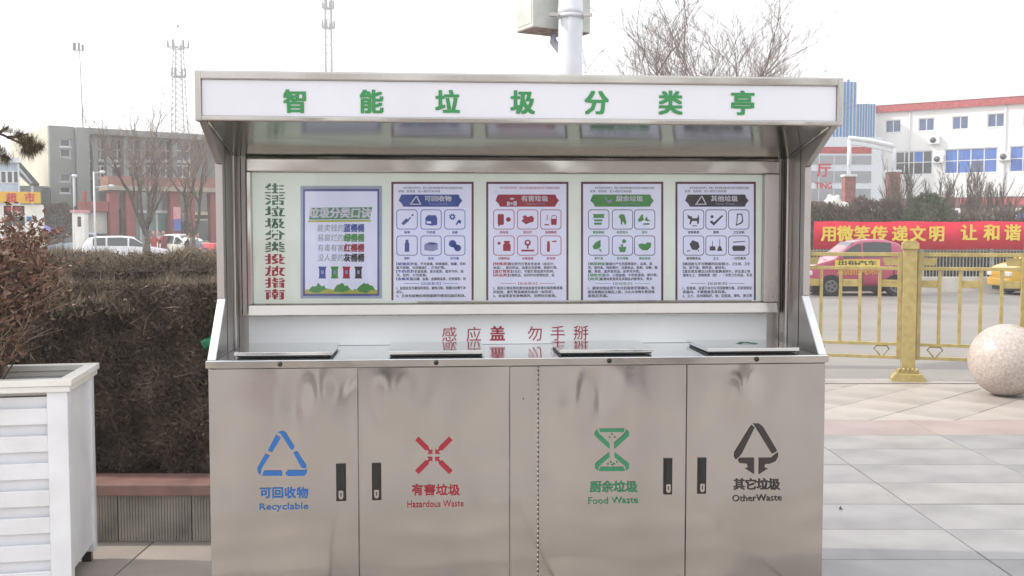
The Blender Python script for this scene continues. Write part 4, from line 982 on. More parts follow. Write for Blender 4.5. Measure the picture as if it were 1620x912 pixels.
tow = thing('striped_tower', 'blue and white vertically striped stair tower with red characters', 'building', (a.x, a.y, -.17), radians(3))
tx = lambda x: TF.at(x, 200, 0)[0]; tz = lambda y: TF.at(1335, y, 0)[1]
for (xa, xb, yt, nm_) in ((1296, 1355, 129, 11), (1356, 1385, 164, 7)):
    MB().box(tx(xa), tx(xb), .02, 3.0, 0, tz(yt), WSTR).build('wall', tow)
    n = nm_
    for k in range(n):
        x0 = tx(xa)+(tx(xb)-tx(xa))*(k+.1)/n; MB().box(x0, x0+(tx(xb)-tx(xa))*.5/n, -.05, .018, tz(218), tz(yt)-.05, BLUES).build('stripe', tow)
MB().box(tx(1339), tx(1342), -.10, .018, tz(222), tz(126), BLUES).build('stripe', tow)
for c_, y in (('北', 153), ('口', 183)): printing('letter', tow, TF, -.07, [T(c_, 1320, y, 27, None, REDL, .04)])
# --- gateway frame with brick pillars and white lion
a = W(1342, 300, 55); GF = Fr(a.x, a.y, 0, -.17)
BRICK = mat('pillar_brick', (.27, .105, .085), .85, var=.2, scale=6); PIPEW = mat('gate_white', (.66, .68, .70), .5, var=.05)
gate = thing('gateway', 'white steel gateway beam standing on two tall brick pillars', 'gate', (a.x, a.y, -.17))
gx = lambda x: GF.at(x, 300, 0)[0]; gz = lambda y: GF.at(1345, y, 0)[1]
for x0, x1, yt, yp in ((1334, 1351, 280, 222), (1404, 1421, 273, 234)):
    MB().box(gx(x0), gx(x1), -.3, .3, 0, gz(yt), BRICK).build('pillar', gate, bevel=.02); MB().box(gx(x0)-.05, gx(x1)+.05, -.35, .35, gz(yt)+.002, gz(yt)+.12, PIPEW).build('pillar_cap', gate)
    xm = (gx(x0)+gx(x1))/2; MB().tube([(xm, 0, gz(yt)+.12), (xm, 0, gz(yp))], .11, PIPEW, 10).build('post', gate)
m = MB(); pts = [(gx(1341+t*73), 0, gz(219+13*t**1.4)) for t in [k/8 for k in range(9)]]; m.tube(pts, .13, PIPEW, 8); m.tube([(p[0], p[1]+.0, p[2]-.32) for p in pts], .06, PIPEW, 6); m.build('beam', gate)
a = W(1322, 300, 52); lion = thing('stone_lion', 'white stone lion statue beside the left brick pillar above the banner', 'statue', (a.x, a.y, -.17))
LW = mat('white_stone', (.66, .64, .58), .8, var=.12, scale=5, bump=.4, bscale=8)
s_ = 52/FPX; zl = lambda y: W(1322, y, 52).z+.17
MB().box(-30*s_, 42*s_, -.6, .6, 0, zl(352), LW).build('pedestal', lion, bevel=.03)
def blobs(name, par, ls, m, n=16):
    """one continuous surface from overlapping ellipsoids (metaball style remesh)"""
    bm = bmesh.new()
    for (x, y, z, rx, ry, rz) in ls:
        r_ = bmesh.ops.create_uvsphere(bm, u_segments=n, v_segments=n//2+2, radius=1)
        for v in r_['verts']: v.co = Vector((x+v.co.x*rx, y+v.co.y*ry, z+v.co.z*rz))
    me = bpy.data.meshes.new(name); bm.to_mesh(me); bm.free(); me.materials.append(m)
    o = bpy.data.objects.new(name, me); COL.objects.link(o); o.parent = par
    md = o.modifiers.new('r', 'REMESH'); md.mode = 'VOXEL'; md.voxel_size = max(.012, max(l[3] for l in ls)*.09); md.use_smooth_shade = True
    return o
P_ = lambda x, y: ((x-1322)*s_, zl(y))
ls = []
for (x, y, rx, rz, ry) in ((1319, 325, 13, 15, .45), (1312, 322, 8, 9, .3), (1333, 333, 15, 14, .42), (1348, 342, 11, 13, .42), (1310, 340, 5, 14, .2), (1322, 341, 5, 14, .3), (1307, 329, 5, 5, .2), (1352, 348, 9, 8, .4), (1313, 311, 4, 3.5, .15), (1325, 312, 4, 3.5, .15), (1309, 350, 7, 3.5, .25)):
    q0 = P_(x, y); ls.append((q0[0], 0, q0[1], rx*s_, ry, rz*s_))
blobs('body', lion, ls, LW)
m = MB(); 
for x, y in ((1308, 320), (1315, 319)): q0 = P_(x, y); m.lathe([(.001, -.04), (.045, 0), (.001, .04)], DARKGAP, 8, (q0[0], -.42, q0[1]))
m.build('eyes', lion)

# --- grey building on the left
a = W(80, 300, 60); LF = Fr(a.x, a.y, radians(37), -.17)
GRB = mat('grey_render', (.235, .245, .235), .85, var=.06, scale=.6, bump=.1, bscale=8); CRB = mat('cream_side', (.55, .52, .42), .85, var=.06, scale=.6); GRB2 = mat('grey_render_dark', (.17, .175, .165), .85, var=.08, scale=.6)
lb = thing('grey_building', 'long grey concrete building with deep window bay and cream end wall', 'building', (a.x, a.y, -.17), radians(37))
zt_ = LF.at(80, 198.5, 0)[1]; lx = lambda x: LF.at(x, 260, 0)[0]; lz = lambda x, y: LF.at(x, y, 0)[1]
xe = lx(119); holes = []
for y0, y1 in ((221, 232), (236, 249), (275, 287.5), (296, 305.5)):
    h = window(lb, LF, 94.5, 111, y0, y1, 1, 1, .12, WIND, frw=.05); holes.append((*h, y0))
wall_with_holes('wall', lb, 0, xe, 0, .4, 0, zt_, holes, GRB)
MB().box(xe+.02, xe+.75, -.35, .4, 0, zt_-.05, GRB).build('pilaster', lb)
XE = 46; zb_ = lz(135, 212); MB().box(xe+.76, XE, -.10, .9, zb_, zt_-.02, GRB).build('fascia', lb)
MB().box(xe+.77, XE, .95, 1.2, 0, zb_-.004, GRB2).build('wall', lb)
MB().box(0, .02, .4, 11, 0, zt_-.02, CRB).build('end_wall', lb)
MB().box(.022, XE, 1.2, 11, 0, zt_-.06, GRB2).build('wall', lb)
for k, (x0, x1) in enumerate(((130, 148), (151, 166), (175, 196), (200, 222), (228, 246), (252, 272), (278, 300))):
    window(lb, LF, x0, x1, 219+k*.6, 254+k*.3, 2, 2, .90, WIND if k % 3 else WINB, frw=.09); window(lb, LF, x0, x1, 262, 282, 2, 1, .90, WIND, frw=.09)
for x in (149.5, 171, 198, 225, 249, 275): q0 = LF.at(x, 250, .5)[0]; MB().box(q0-.15, q0+.15, .3, .94, 0, zb_-.006, GRB).build('pilaster', lb)
MB().tube([(lx(116), -.08, .2), (lx(116), -.08, lz(116, 278))], .09, WFR, 8).build('drainpipe', lb)
# red portal in front
a = W(131, 300, 56); RF = Fr(a.x, a.y, radians(33), -.17)
REDP = mat('red_portal', (.25, .06, .055), .6, var=.1, scale=2); ORP = mat('orange_red_beam', (.27, .12, .085), .65, var=.12, scale=2); TEAL = mat('teal_glass', (.16, .30, .28), .2, var=.15, scale=1)
rp2 = thing('entrance_portal', 'red pillared entrance portico in front of the grey building', 'portico', (a.x, a.y, -.17), radians(33))
rx = lambda x: RF.at(x, 330, 0)[0]; rz_ = lambda x, y: RF.at(x, y, 0)[1]
for x0, x1 in ((131, 136), (171, 186), (197, 213), (267, 282), (294, 306), (330, 345)): MB().box(rx(x0), rx(x1), -.35, .35, 0, rz_(x0, 303)-.002, REDP).build('pillar', rp2, bevel=.02)
zb1, zb2 = rz_(240, 303), rz_(240, 281)
MB().box(rx(168), rx(380), -.6, 1.6, zb1+.25, zb2, ORP).build('beam', rp2); MB().box(rx(166), rx(382), -.7, 1.6, zb1, zb1+.248, mat('beige_soffit', (.32, .27, .21), .7)).build('soffit', rp2)
MB().box(rx(131), rx(170), -.3, 1.5, rz_(150, 335), rz_(150, 319), REDP).build('beam', rp2)
MB().box(rx(137), rx(170), .2, .3, 0, rz_(150, 336), mat('pale_panel', (.62, .64, .58), .5, var=.04)).build('panel', rp2)
MB().box(rx(214), rx(266), .8, .9, 0, rz_(240, 338), TEAL).build('glass_front', rp2); MB().box(rx(283), rx(293), .8, .9, 0, rz_(288, 338), TEAL).build('glass_front', rp2)
MB().box(rx(214), rx(330), .6, .95, rz_(240, 337), rz_(240, 333), WFR).build('canopy_edge', rp2)
for x in (227, 240, 253): MB().box(rx(x)-.05, rx(x)+.05, .75, .797, 0, rz_(240, 338), WFR).build('mullion', rp2)
MB().box(rx(187), rx(196), .8, .9, 0, rz_(190, 330), WIND).build('door', rp2)
sg = rx(271); zs_a, zs_b = rz_(273, 366), rz_(273, 328)
PINKS = mat('pink_sign', (.60, .28, .30), .5); BLUESG = mat('blue_sign', (.10, .14, .42), .5)
MB().box(sg, sg+.42, -.42, -.352, (zs_a+zs_b)/2, zs_b, PINKS).build('sign_board', rp2); MB().box(sg, sg+.42, -.42, -.352, zs_a, (zs_a+zs_b)/2-.002, BLUESG).build('sign_board', rp2)
# white guard booth
a = W(113, 300, 50); gbth = thing('guard_booth', 'narrow white guard booth left of the red portico', 'booth', (a.x, a.y, -.17), radians(10)); GB = Fr(a.x, a.y, radians(10), -.17)
w_ = GB.at(133, 350, 0)[0]; h_ = GB.at(120, 337, 0)[1]
MB().box(0, w_, 0, .9, 0, h_, WPAINT2).build('wall', gbth, bevel=.02); MB().box(-.08, w_+.08, -.08, .98, h_+.002, h_+.14, PINKS).build('roof', gbth)
q0 = GB.at(122.5, 343, 0); q1 = GB.at(128.5, 359, 0); MB().box(q0[0], q1[0], -.02, -.002, q1[1], q0[1], WIND).build('window', gbth)
# supermarket shack at the far left
a = W(-60, 300, 36); SF = Fr(a.x, a.y, radians(24.5), -.17); shop = thing('corner_shop', 'small white shop with a yellow sign board and red characters at the left edge', 'shop', (a.x, a.y, -.17), radians(24.5))
fx = lambda x: SF.at(x, 340, 0)[0]; fz = lambda y: SF.at(30, y, 0)[1]
wa, wb_, wc, wd = fx(6), fx(39), fz(358), fz(326)
wall_with_holes('wall', shop, 0, fx(69), 0, .2, 0, fz(324), [(wa, wb_, wc, wd, 0)], WPAINT2)
MB().box(0, fx(69), .2, 3.5, 0, fz(324)-.01, WPAINT2).build('wall', shop)
m = MB(); m.box(wa, wb_, .08, .11, wc, wd, WIND); o = m.build('window', shop)
q0 = (wa+wb_)/2-.1; MB().box(q0, q0+.05, .04, .079, wc, wd, WFR).build('mullion', o); MB().box(wa, wb_, .04, .079, fz(343), fz(341), WFR).build('transom', o)
printing('lettering', o, SF, .035, [T('便民超市', 22, 331, 8, 24, REDL, .03)])
YEL = mat('yellow_sign', (.72, .42, .04), .5, var=.06); MB().box(0, fx(65), -.15, -.02, fz(322), fz(304), YEL).build('sign_board', shop, bevel=.01)
for c_, x in (('超', 18), ('市', 47)): printing('letter', shop, SF, -.153, [T(c_, x, 313, 17, None, REDL, .05)])
MB().box(fx(42), fx(50), -.05, -.01, fz(350), fz(343), BLUES).build('notice', shop)
# blue-white house and dark green roof behind it
a = W(-60, 300, 52); t = thing('pale_blue_house', 'pale blue and white house above the yellow shop sign', 'house', (a.x, a.y, -.17), radians(26)); F2 = Fr(a.x, a.y, radians(26), -.17)
PB = mat('pale_blue_wall', (.42, .50, .58), .6, var=.1); f2 = lambda x, y: F2.at(x, y, 0)
MB().box(0, f2(31, 300)[0], 0, 4, 0, f2(20, 258)[1], PB).build('wall', t)
MB().box(-.1, f2(32, 300)[0], -.25, 4.1, f2(20, 258)[1]+.002, f2(20, 250)[1], WSTR).build('roof', t)
for x0, x1 in ((2, 9), (12, 19), (22, 28)): q0 = f2(x0, 272); q1 = f2(x1, 289); o = MB().box(q0[0]-.05, q1[0]+.05, -.04, -.002, q1[1]-.05, q0[1]+.05, WFR).build('window', t); MB().box(q0[0], q1[0], -.05, -.041, q1[1], q0[1], WIND).build('pane', o)
MB().box(f2(28.5, 300)[0], f2(31.5, 300)[0], -.1, -.045, 0, f2(20, 259)[1], WSTR).build('pilaster', t)
a = W(28, 300, 57); t = thing('green_roof_shed', 'shed with a dark green sloping roof beside the cream end wall', 'shed', (a.x, a.y, -.17), radians(25)); F3 = Fr(a.x, a.y, radians(25), -.17); f3 = lambda x, y: F3.at(x, y, 0)
GRF = mat('dark_green_roof', (.075, .10, .085), .8, var=.2, scale=3)
q = [f3(14, 259), f3(32, 257), f3(62, 291), f3(50, 293)]; MB().prism([(p[0], p[1]) for p in q], 'y', -.1, 4, GRF).build('roof', t)
MB().tube([(*[f3(29, 266)[0]], -.14, f3(29, 266)[1]), (f3(50, 291)[0], -.14, f3(50, 291)[1])], .07, WSTR, 6).build('barge_board', t)
MB().box(f3(20, 300)[0], f3(78, 300)[0], .2, 3.8, 0, f3(60, 293)[1]-.05, mat('shed_wall', (.26, .27, .26), .8, var=.15)).build('wall', t)
MB().box(f3(66, 300)[0], f3(79, 300)[0], .1, .196, 0, f3(60, 297)[1], GRF).build('door', t)
MB().box(f3(49, 300)[0], f3(53, 300)[0], -.15, .1, 0, f3(50, 293)[1]-.05, WSTR).build('post', t)
a = W(88, 300, 58); bush('grey_scrub', 'grey brown bare scrub against the foot of the grey building', (a.x, a.y, -.17), 1.6, 1.0, W(88, 326, 58).z+.2, 2500, SCRUB, 15, .25)

# ============================================================ STREET LAMPS (left)
def lamp(label, x, Y, ytop, heads, w=2.0):
    c = W(x, 300, Y); s_ = Y/FPX; z = W(x, ytop, Y).z+.17; t = thing('street_lamp', label, 'street lamp', (c.x, c.y, -.17))
    MB().tube([(0, 0, 0), (0, 0, z)], [w*s_, w*.7*s_], WP, 10).build('pole', t)
    for dx, y in heads:
        zz_ = W(x, y, Y).z+.17; MB().tube([(0, 0, zz_-2*s_), (dx*.5*s_, 0, zz_), (dx*s_, 0, zz_+.5*s_)], .7*s_, WP, 6).build('arm', t)
        m = MB(); m.lathe([(.001, -2.4*s_), (3.2*s_, -1.6*s_), (4.6*s_, .6*s_), (3*s_, 2.4*s_), (.001, 3*s_)], WP, 12, (dx*1.15*s_, 0, zz_)); m.build('lamp_head', t)
lamp('white street lamp with two side heads in front of the red portico', 149, 36, 272, ((12, 273), (24, 295)), 1.9)
lamp('thin white flagpole like post beside the grey building windows', 116, 48, 277, ((2, 279),), .45)

# ============================================================ BANNER + FAR RAILING
BY0 = 33.0; a = W(1287, 372, BY0); BN = Fr(a.x, a.y, radians(-1.5), -.16)
ban = thing('slogan_banner', 'long red cloth banner with yellow characters hung along the far railing', 'banner', (a.x, a.y, -.16), radians(-1.5))
REDC = mat('banner_cloth', (.62, .012, .045), .7, var=.06, scale=1.2, bump=.1, bscale=5); YELL = mat('banner_yellow', (.80, .62, .08), .6, var=.04)
bz0, bz1 = BN.at(1400, 394.5, 0)[1], BN.at(1400, 351, 0)[1]; bw = BN.at(1700, 370, 0)[0]
m = MB(); vs = []; n = 60
for i in range(n+1):
    x = bw*i/n; y = .03*sin(i*.7)+.015*sin(i*1.9)
    sag = .012*sin(i*.35)
    vs += [(x, y, bz0+sag), (x, y, bz1+sag), (x, y+.004, bz0+sag), (x, y+.004, bz1+sag)]
fs = []
for i in range(n): b = 4*i; fs += [(b, b+4, b+5, b+1), (b+2, b+3, b+7, b+6), (b+1, b+5, b+7, b+3), (b, b+2, b+6, b+4)]
m.add(vs, fs, REDC, True); m.build('cloth', ban)
for c_, x in zip('用微笑传递文明', (1310.5, 1337, 1363.5, 1391, 1424, 1452, 1482)): printing('letter', ban, BN, -.055, [T(c_, x, 370-.2, 26, None, YELL, .035)])
for c_, x in zip('让和谐', (1533, 1568.5, 1602)): printing('letter', ban, BN, -.055, [T(c_, x, 368, 27, None, YELL, .035)])
GALV = mat('galvanised_rail', (.42, .44, .42), .5, metal=.3, var=.1)
a = W(1240, 372, 33.4); far = thing('picket_railing', 'grey picket railing along the far side of the road below the banner', 'fence', (a.x, 33.4, -.16))
ztp = W(1400, 392, 33.4).z+.16; m = MB(); x = 0
while x < 11.5: m.box(x-.012, x+.012, -.012, .012, .1, ztp, GALV); x += .11
stuff(m.build('pickets', far))
for z in (.18, ztp-.10): MB().box(-.1, 11.6, -.02, .02, z-.02, z+.02, GALV).build('rail', far)
x = 0
while x < 11.6: MB().box(x-.04, x+.04, -.045, .045, 0, ztp+.55, GALV).build('post', far); x += 2.3
# pale median kerb wall the taxis pass
a = W(1240, 440, 29.3); med = MB(); med.prism([(-.16, 0), (-.10, .42), (.10, .42), (.16, 0)], 'x', 0, 16, mat('pale_kerb_wall', (.60, .57, .52), .8, var=.1, scale=2))
o = med.build('barrier', loc=(a.x, 29.3, -.16)); tag(o, 'long pale concrete barrier behind the pink taxi across the road', 'barrier')
MB()
# ============================================================ VEHICLES
GLC = mat('car_glass', (.02, .025, .03), .06, var=0, spec=.9); TYRE = mat('tyre', (.02, .02, .02), .8, var=.1); RIMM = mat('rim', (.16, .16, .17), .4, metal=.5, var=.05)
def paint(name, c): return mat(name, c, .28, var=.03, coat=.7)
def vehicle(name, label, cat, loc, rz, L, Wd, H, roof, belt, mt, seed=0, low=.22, glass=((.2, .5), (.52, .8)), wheels=(.18, .80), wr=.29, lower=None, group=None):
    """roof / belt: lists of (u, z) along the length as fractions of H; glass: side window spans in u"""
    t = thing(name, label, cat, loc, rz, group); n = 36
    def ev(l, u):
        for i in range(len(l)-1):
            if l[i][0] <= u <= l[i+1][0]: k = (u-l[i][0])/max(1e-6, l[i+1][0]-l[i][0]); return l[i][1]*(1-k)+l[i+1][1]*k
        return l[-1][1]
    def sec(u):
        zb_ = ev(belt, u)*H; zr = max(ev(roof, u)*H, zb_+.004); w2 = Wd/2*(1-.16*abs(2*u-1)**4)
        gh = (zr-zb_)/(H*.4); wt = w2*(1-.24*min(1, gh))
        x = (u-.5)*L
        hs = [(w2*.90, low), (w2*.99, low+.12), (w2, (low+zb_)*.55), (w2*.97, zb_), (wt, zr-.03*min(1, gh)), (wt*.82, zr)]
        return [(x, y, z) for y, z in hs] + [(x, -y, z) for y, z in hs[::-1]]
    us = [k/n for k in range(n+1)]; ss = [sec(u) for u in us]; m = MB(); c = 12
    vs = [v for s_ in ss for v in s_]; fs = []
    m.add(vs, [(i*c+k, (i+1)*c+k, (i+1)*c+(k+1) % c, i*c+(k+1) % c) for i in range(n) for k in range(c)] + [tuple(range(c)), tuple(range(n*c, n*c+c))[::-1]], mt, False)
    o = m.build('body', t); md = o.modifiers.new('s', 'SUBSURF'); md.levels = 1; md.render_levels = 1
    for p in o.data.polygons: p.use_smooth = True
    for side in (1, -1):
        for g0, g1 in glass:
            m = MB(); k = 8; up = []; dn = []
            for i in range(k+1):
                u = g0+(g1-g0)*i/k; s_ = sec(u); a_ = Vector(s_[3]); b_ = Vector(s_[4]); e = max(0.0, min(1.0, (b_.z-a_.z)/.12))
                lo = a_.lerp(b_, .10); hi = a_.lerp(b_, .88 if e > .99 else .12+.7*e)
                off = Vector((0, .010, .004)); lo += off; hi += off
                dn.append((lo.x, side*lo.y, lo.z)); up.append((hi.x, side*hi.y, hi.z))
            m.add(dn+up, [(i, i+1, k+2+i, k+1+i) if side > 0 else (i+1, i, k+1+i, k+2+i) for i in range(k)], GLC); m.build('side_window', t)
    # screens: where the roof line falls steeply
    for (ua, ub) in screens_of(roof, belt):
        sa = sec(ua); sb = sec(ub); f = 1.006
        def mid(s_, q_): y = s_[4][1]*q_; return [(s_[5][0], y, s_[5][2]+.012), (s_[5][0], -y, s_[5][2]+.012)]
        A = mid(sa, .86); B = mid(sb, .86); m = MB(); m.add(A+B, [(0, 1, 3, 2)], GLC); m.build('windscreen', t)
    MB().box(-.47*L, .47*L, -Wd*.36, Wd*.36, .12, low+.1, BLACKP).build('underbody', t)
    for side in (1, -1):
        for u in (glass[0][0]+.03, (glass[0][1]+glass[1][0])/2, glass[1][1]+.02):
            x = (u-.5)*L; MB().box(x-.008, x+.008, side*(Wd/2-.02), side*(Wd/2+.003), low+.14, ev(belt, u)*H-.06, BLACKP).build('door_seam', t)
        for u in (glass[0][1]-.04, glass[1][1]-.05):
            x = (u-.5)*L; MB().box(x-.09, x+.05, side*(Wd/2-.01), side*(Wd/2+.02), ev(belt, u)*H-.13, ev(belt, u)*H-.10, mt).build('door_handle', t)
    for side in (1, -1):
        for u in wheels:
            x = (u-.5)*L; y = side*(Wd/2-.09); w_ = MB()
            def ring(r, y_): return [(r*cos(2*pi*i/20), y_, r*sin(2*pi*i/20)) for i in range(20)]
            v = ring(wr, -.09)+ring(wr, .09)+ring(wr*.62, .095*side)
            w_.add(v[:40], [(i, (i+1) % 20, 20+(i+1) % 20, 20+i) for i in range(20)]+[tuple(range(20)), tuple(range(20, 40))[::-1]], TYRE)
            o = w_.build('wheel', t); o.location = (x, y+side*.02, wr)
            r_ = MB(); v = [(a_, b_*1.0+side*.002, c_) for a_, b_, c_ in ring(wr*.62, .092*side)]; r_.add(v, [tuple(range(20))], RIMM)
            for k in range(5): a_ = 2*pi*k/5; r_.box(wr*.35*cos(a_)-.03, wr*.35*cos(a_)+.03, side*.094, side*.097, wr*.35*sin(a_)-.03, wr*.35*sin(a_)+.03, TYRE)
            r_.build('rim', o)
            ar = MB(); arc = [((wr+.05)*cos(a_), (wr+.05)*sin(a_)) for a_ in [pi*k/10-.15 for k in range(11)]]+[]
            arc = [((wr+.055)*cos(pi*k/12), (wr+.055)*sin(pi*k/12)-.02) for k in range(13)]
            ar.add([(x+p, side*(Wd/2+.004), wr+q_) for p, q_ in arc], [tuple(range(13))] if side < 0 else [tuple(range(13))[::-1]], BLACKP); ar.build('wheel_arch', t)
    hl = mat('headlight', (.70, .70, .66), .1, var=0, spec=.9); tl = mat('tail_light', (.45, .02, .02), .2, var=0)
    for side in (1, -1):
        z = ev(belt, .02)*H*.86
        s_ = sec(.035)
        MB().box(-.5*L-.012, -.5*L+.09, side*Wd*.26, side*Wd*.425, z-.075, z+.05, hl).build('headlight', t, bevel=.02)
        z = ev(belt, .98)*H*.86
        MB().box(.5*L-.08, .5*L+.012, side*Wd*.30, side*Wd*.425, z-.11, z+.07, tl).build('tail_light', t, bevel=.02)
    for e in (-1, 1): MB().box(e*(.5*L-.10), e*(.5*L+.035), -Wd*.40, Wd*.40, low+.02, low+.22, lower or mt).build('bumper', t, bevel=.03)
    for side in (1, -1): 
        u = glass[0][0] if 0 else glass[0][0]+.02; s_ = sec(u); MB().box(s_[3][0]-.06, s_[3][0]+.05, side*(Wd/2+.0), side*(Wd/2+.13), s_[3][2]+.0, s_[3][2]+.12, mt).build('mirror', t, bevel=.02)
    return t
def screens_of(roof, belt):
    o = []
    for i in range(len(roof)-1):
        (u0, z0), (u1, z1) = roof[i], roof[i+1]
        if abs(z1-z0) > .2 and u1 > u0: o.append((u0+.12*(u1-u0), u1-.10*(u1-u0)))
    if not o or roof is HATCH_R: o = [(.27, .42), (.86, .93)]
    return o
HATCH_R = [(0, .44), (.03, .52), (.10, .58), (.24, .655), (.33, .82), (.43, .95), (.50, .985), (.60, 1.0), (.74, .985), (.84, .93), (.91, .82), (.975, .62), (1, .46)]
HATCH_B = [(0, .42), (.03, .505), (.10, .57), (.24, .635), (.5, .645), (.9, .66), (.975, .60), (1, .44)]
SEDAN_R = [(0, .48), (.04, .55), (.26, .65), (.42, .96), (.52, 1.0), (.68, .97), (.84, .70), (.98, .68), (1, .5)]
SEDAN_B = [(0, .46), (.04, .54), (.26, .645), (.5, .65), (.84, .68), (.98, .66), (1, .48)]
PINK = paint('taxi_pink', (.40, .05, .11)); YT = paint('taxi_yellow', (.62, .36, .03))
# pink taxi, nose to the left
ty = 27.8; xa = W(1283, 430, ty-.75).x; xb = W(1452, 430, ty-.75).x; L = xb-xa; H = (W(1380, 378, ty-.5).z+.16)
tx_ = thing_taxi = vehicle('taxi', 'small pink hatchback taxi driving left behind the golden railing', 'taxi', ((xa+xb)/2, ty, -.16), 0, L, 1.5, H, HATCH_R, HATCH_B, PINK, glass=((.25, .475), (.50, .76)), wheels=(.19, .80), wr=.27)
TX = Fr((xa+xb)/2, ty, 0, -.16); yd = -.77
m = MB(); 
def Rp(x0, x1, y0, y1, m, dy=0): return P([(x0, y0), (x1, y0), (x1, y1), (x0, y1)], m, dy)
printing('door_stripe', tx_, TX, yd, [Rp(1321, 1392, 411, 421.5, YELL), T('出租汽车', 1357, 416.2, 8.5, 60, PRD, .03, 0, .003), T('出租汽车', 1357, 431, 9, 62, YELL, .05, 0, .003), T('出租汽车', 1357, 431, 9, 62, REDL, .02, 0, .006)])
tx2x = W(1578, 430, ty-.6).x
vehicle('taxi', 'yellow nosed taxi entering at the right edge behind the railing', 'taxi', (tx2x+2.1, ty+.2, -.16), 0, 3.4, 1.5, H*.93, HATCH_R, HATCH_B, YT, glass=((.25, .475), (.50, .76)), wheels=(.19, .80), wr=.27)
# cars on the left, beyond the hedge
WHC = paint('white_car', (.74, .76, .80)); SIL = paint('silver_car', (.36, .42, .48)); REDV = paint('red_vehicle', (.55, .03, .04))
def on(x, Y): v = W(x, 380, Y); return (v.x, v.y, -.17)
vehicle('parked_car', 'white estate car with dark side windows right behind the brown hedge', 'car', on(201, 50), radians(180+16), 4.15, 1.75, W(201, 373, 50).z+.17, [(0, .48), (.04, .56), (.25, .66), (.42, .96), (.55, 1.0), (.82, .985), (.92, .93), (.985, .66), (1, .5)], HATCH_B, WHC, glass=((.24, .46), (.48, .70), (.72, .86)))
vehicle('parked_car', 'silver blue sedan at the left behind the russet shrub', 'car', on(137, 55), radians(-8), 4.3, 1.75, W(140, 367, 55).z+.17, SEDAN_R, SEDAN_B, SIL, glass=((.27, .50), (.52, .76)))
vehicle('parked_car', 'small creamy white car partly behind the second bare tree', 'car', on(292, 54), radians(180-30), 3.6, 1.7, W(292, 370, 54).z+.17, HATCH_R, HATCH_B, paint('cream_car', (.74, .73, .66)), glass=((.25, .475), (.50, .78)))
# bus
c = W(335, 340, 60); bus = thing('bus', 'cream roofed white bus half hidden behind the left edge of the station', 'bus', (c.x, c.y, -.17), radians(24))
bh = W(325, 335, 60).z+.17; CREAM = paint('cream_bus', (.66, .62, .48))
MB().box(-1.25, 1.25, 0, 8, .35, bh, CREAM).build('body', bus, bevel=.15, seg=3)
MB().box(-1.1, 1.1, -.02, -.003, bh*.42, bh*.82, GLC).build('windscreen', bus, bevel=.01); MB().box(-1.0, 1.0, -.03, -.003, bh*.85, bh*.93, mat('destination_sign', (.05, .05, .05), .4)).build('sign_board', bus)
for s_ in (-1, 1):
    for k in range(5): MB().box(s_*1.255, s_*1.262, .5+k*1.45, 1.75+k*1.45, bh*.45, bh*.80, GLC).build('side_window', bus)
    MB().tube([(s_*1.2, -.05, bh*.86), (s_*1.45, -.3, bh*.84), (s_*1.5, -.35, bh*.74)], .03, BLACKP, 6).build('mirror_arm', bus); MB().box(s_*1.5-.12, s_*1.5+.12, -.42, -.32, bh*.56, bh*.76, BLACKP).build('mirror', bus, bevel=.03)
    MB().box(s_*.8-.15, s_*.8+.15, -.03, .0, .6, .8, mat('headlight', (.7, .7, .66))).build('headlight', bus)
    for y in (1.6, 6.2):
        w_ = MB(); w_.tube([(s_*1.0, y, .48), (s_*1.27, y, .48)], .48, TYRE, 20); w_.build('wheel', bus)
MB().box(-1.2, 1.2, -.06, .1, .32, .58, mat('grey_bumper', (.3, .3, .3))).build('bumper', bus, bevel=.03)
# red cargo tricycle
c = W(330, 398, 46); tri = thing('cargo_tricycle', 'red cargo tricycle cab showing over the hedge beside the station', 'tricycle', (c.x, c.y, -.17), radians(20))
th_ = W(330, 385, 46).z+.17
MB().prism([(-.1, .45), (-.05, .95), (.25, th_), (1.0, th_), (1.05, .45)], 'x', -.5, .5, REDV).build('cab', tri, bevel=.06, seg=3)
MB().box(-.48, .48, 1.08, 2.3, .5, .95, REDV).build('cargo_bed', tri, bevel=.02)
m = MB(); m.add([(-.4, -.075, .82), (.4, -.075, .82), (.36, .17, th_-.12), (-.36, .17, th_-.12)], [(0, 1, 2, 3)], GLC); o = m.build('windscreen', tri); o.location = (0, -.012, 0)
for x, y in ((0, .15), (-.5, 1.8), (.5, 1.8)): MB().tube([(x-.05, y, .26), (x+.05, y, .26)], .26, TYRE, 16).build('wheel', tri)
MB().lathe([(.001, -.03), (.09, 0), (.001, .03)], mat('headlight', (.7, .7, .66)), 12, (0, -.10, .62)).build('headlight', tri)
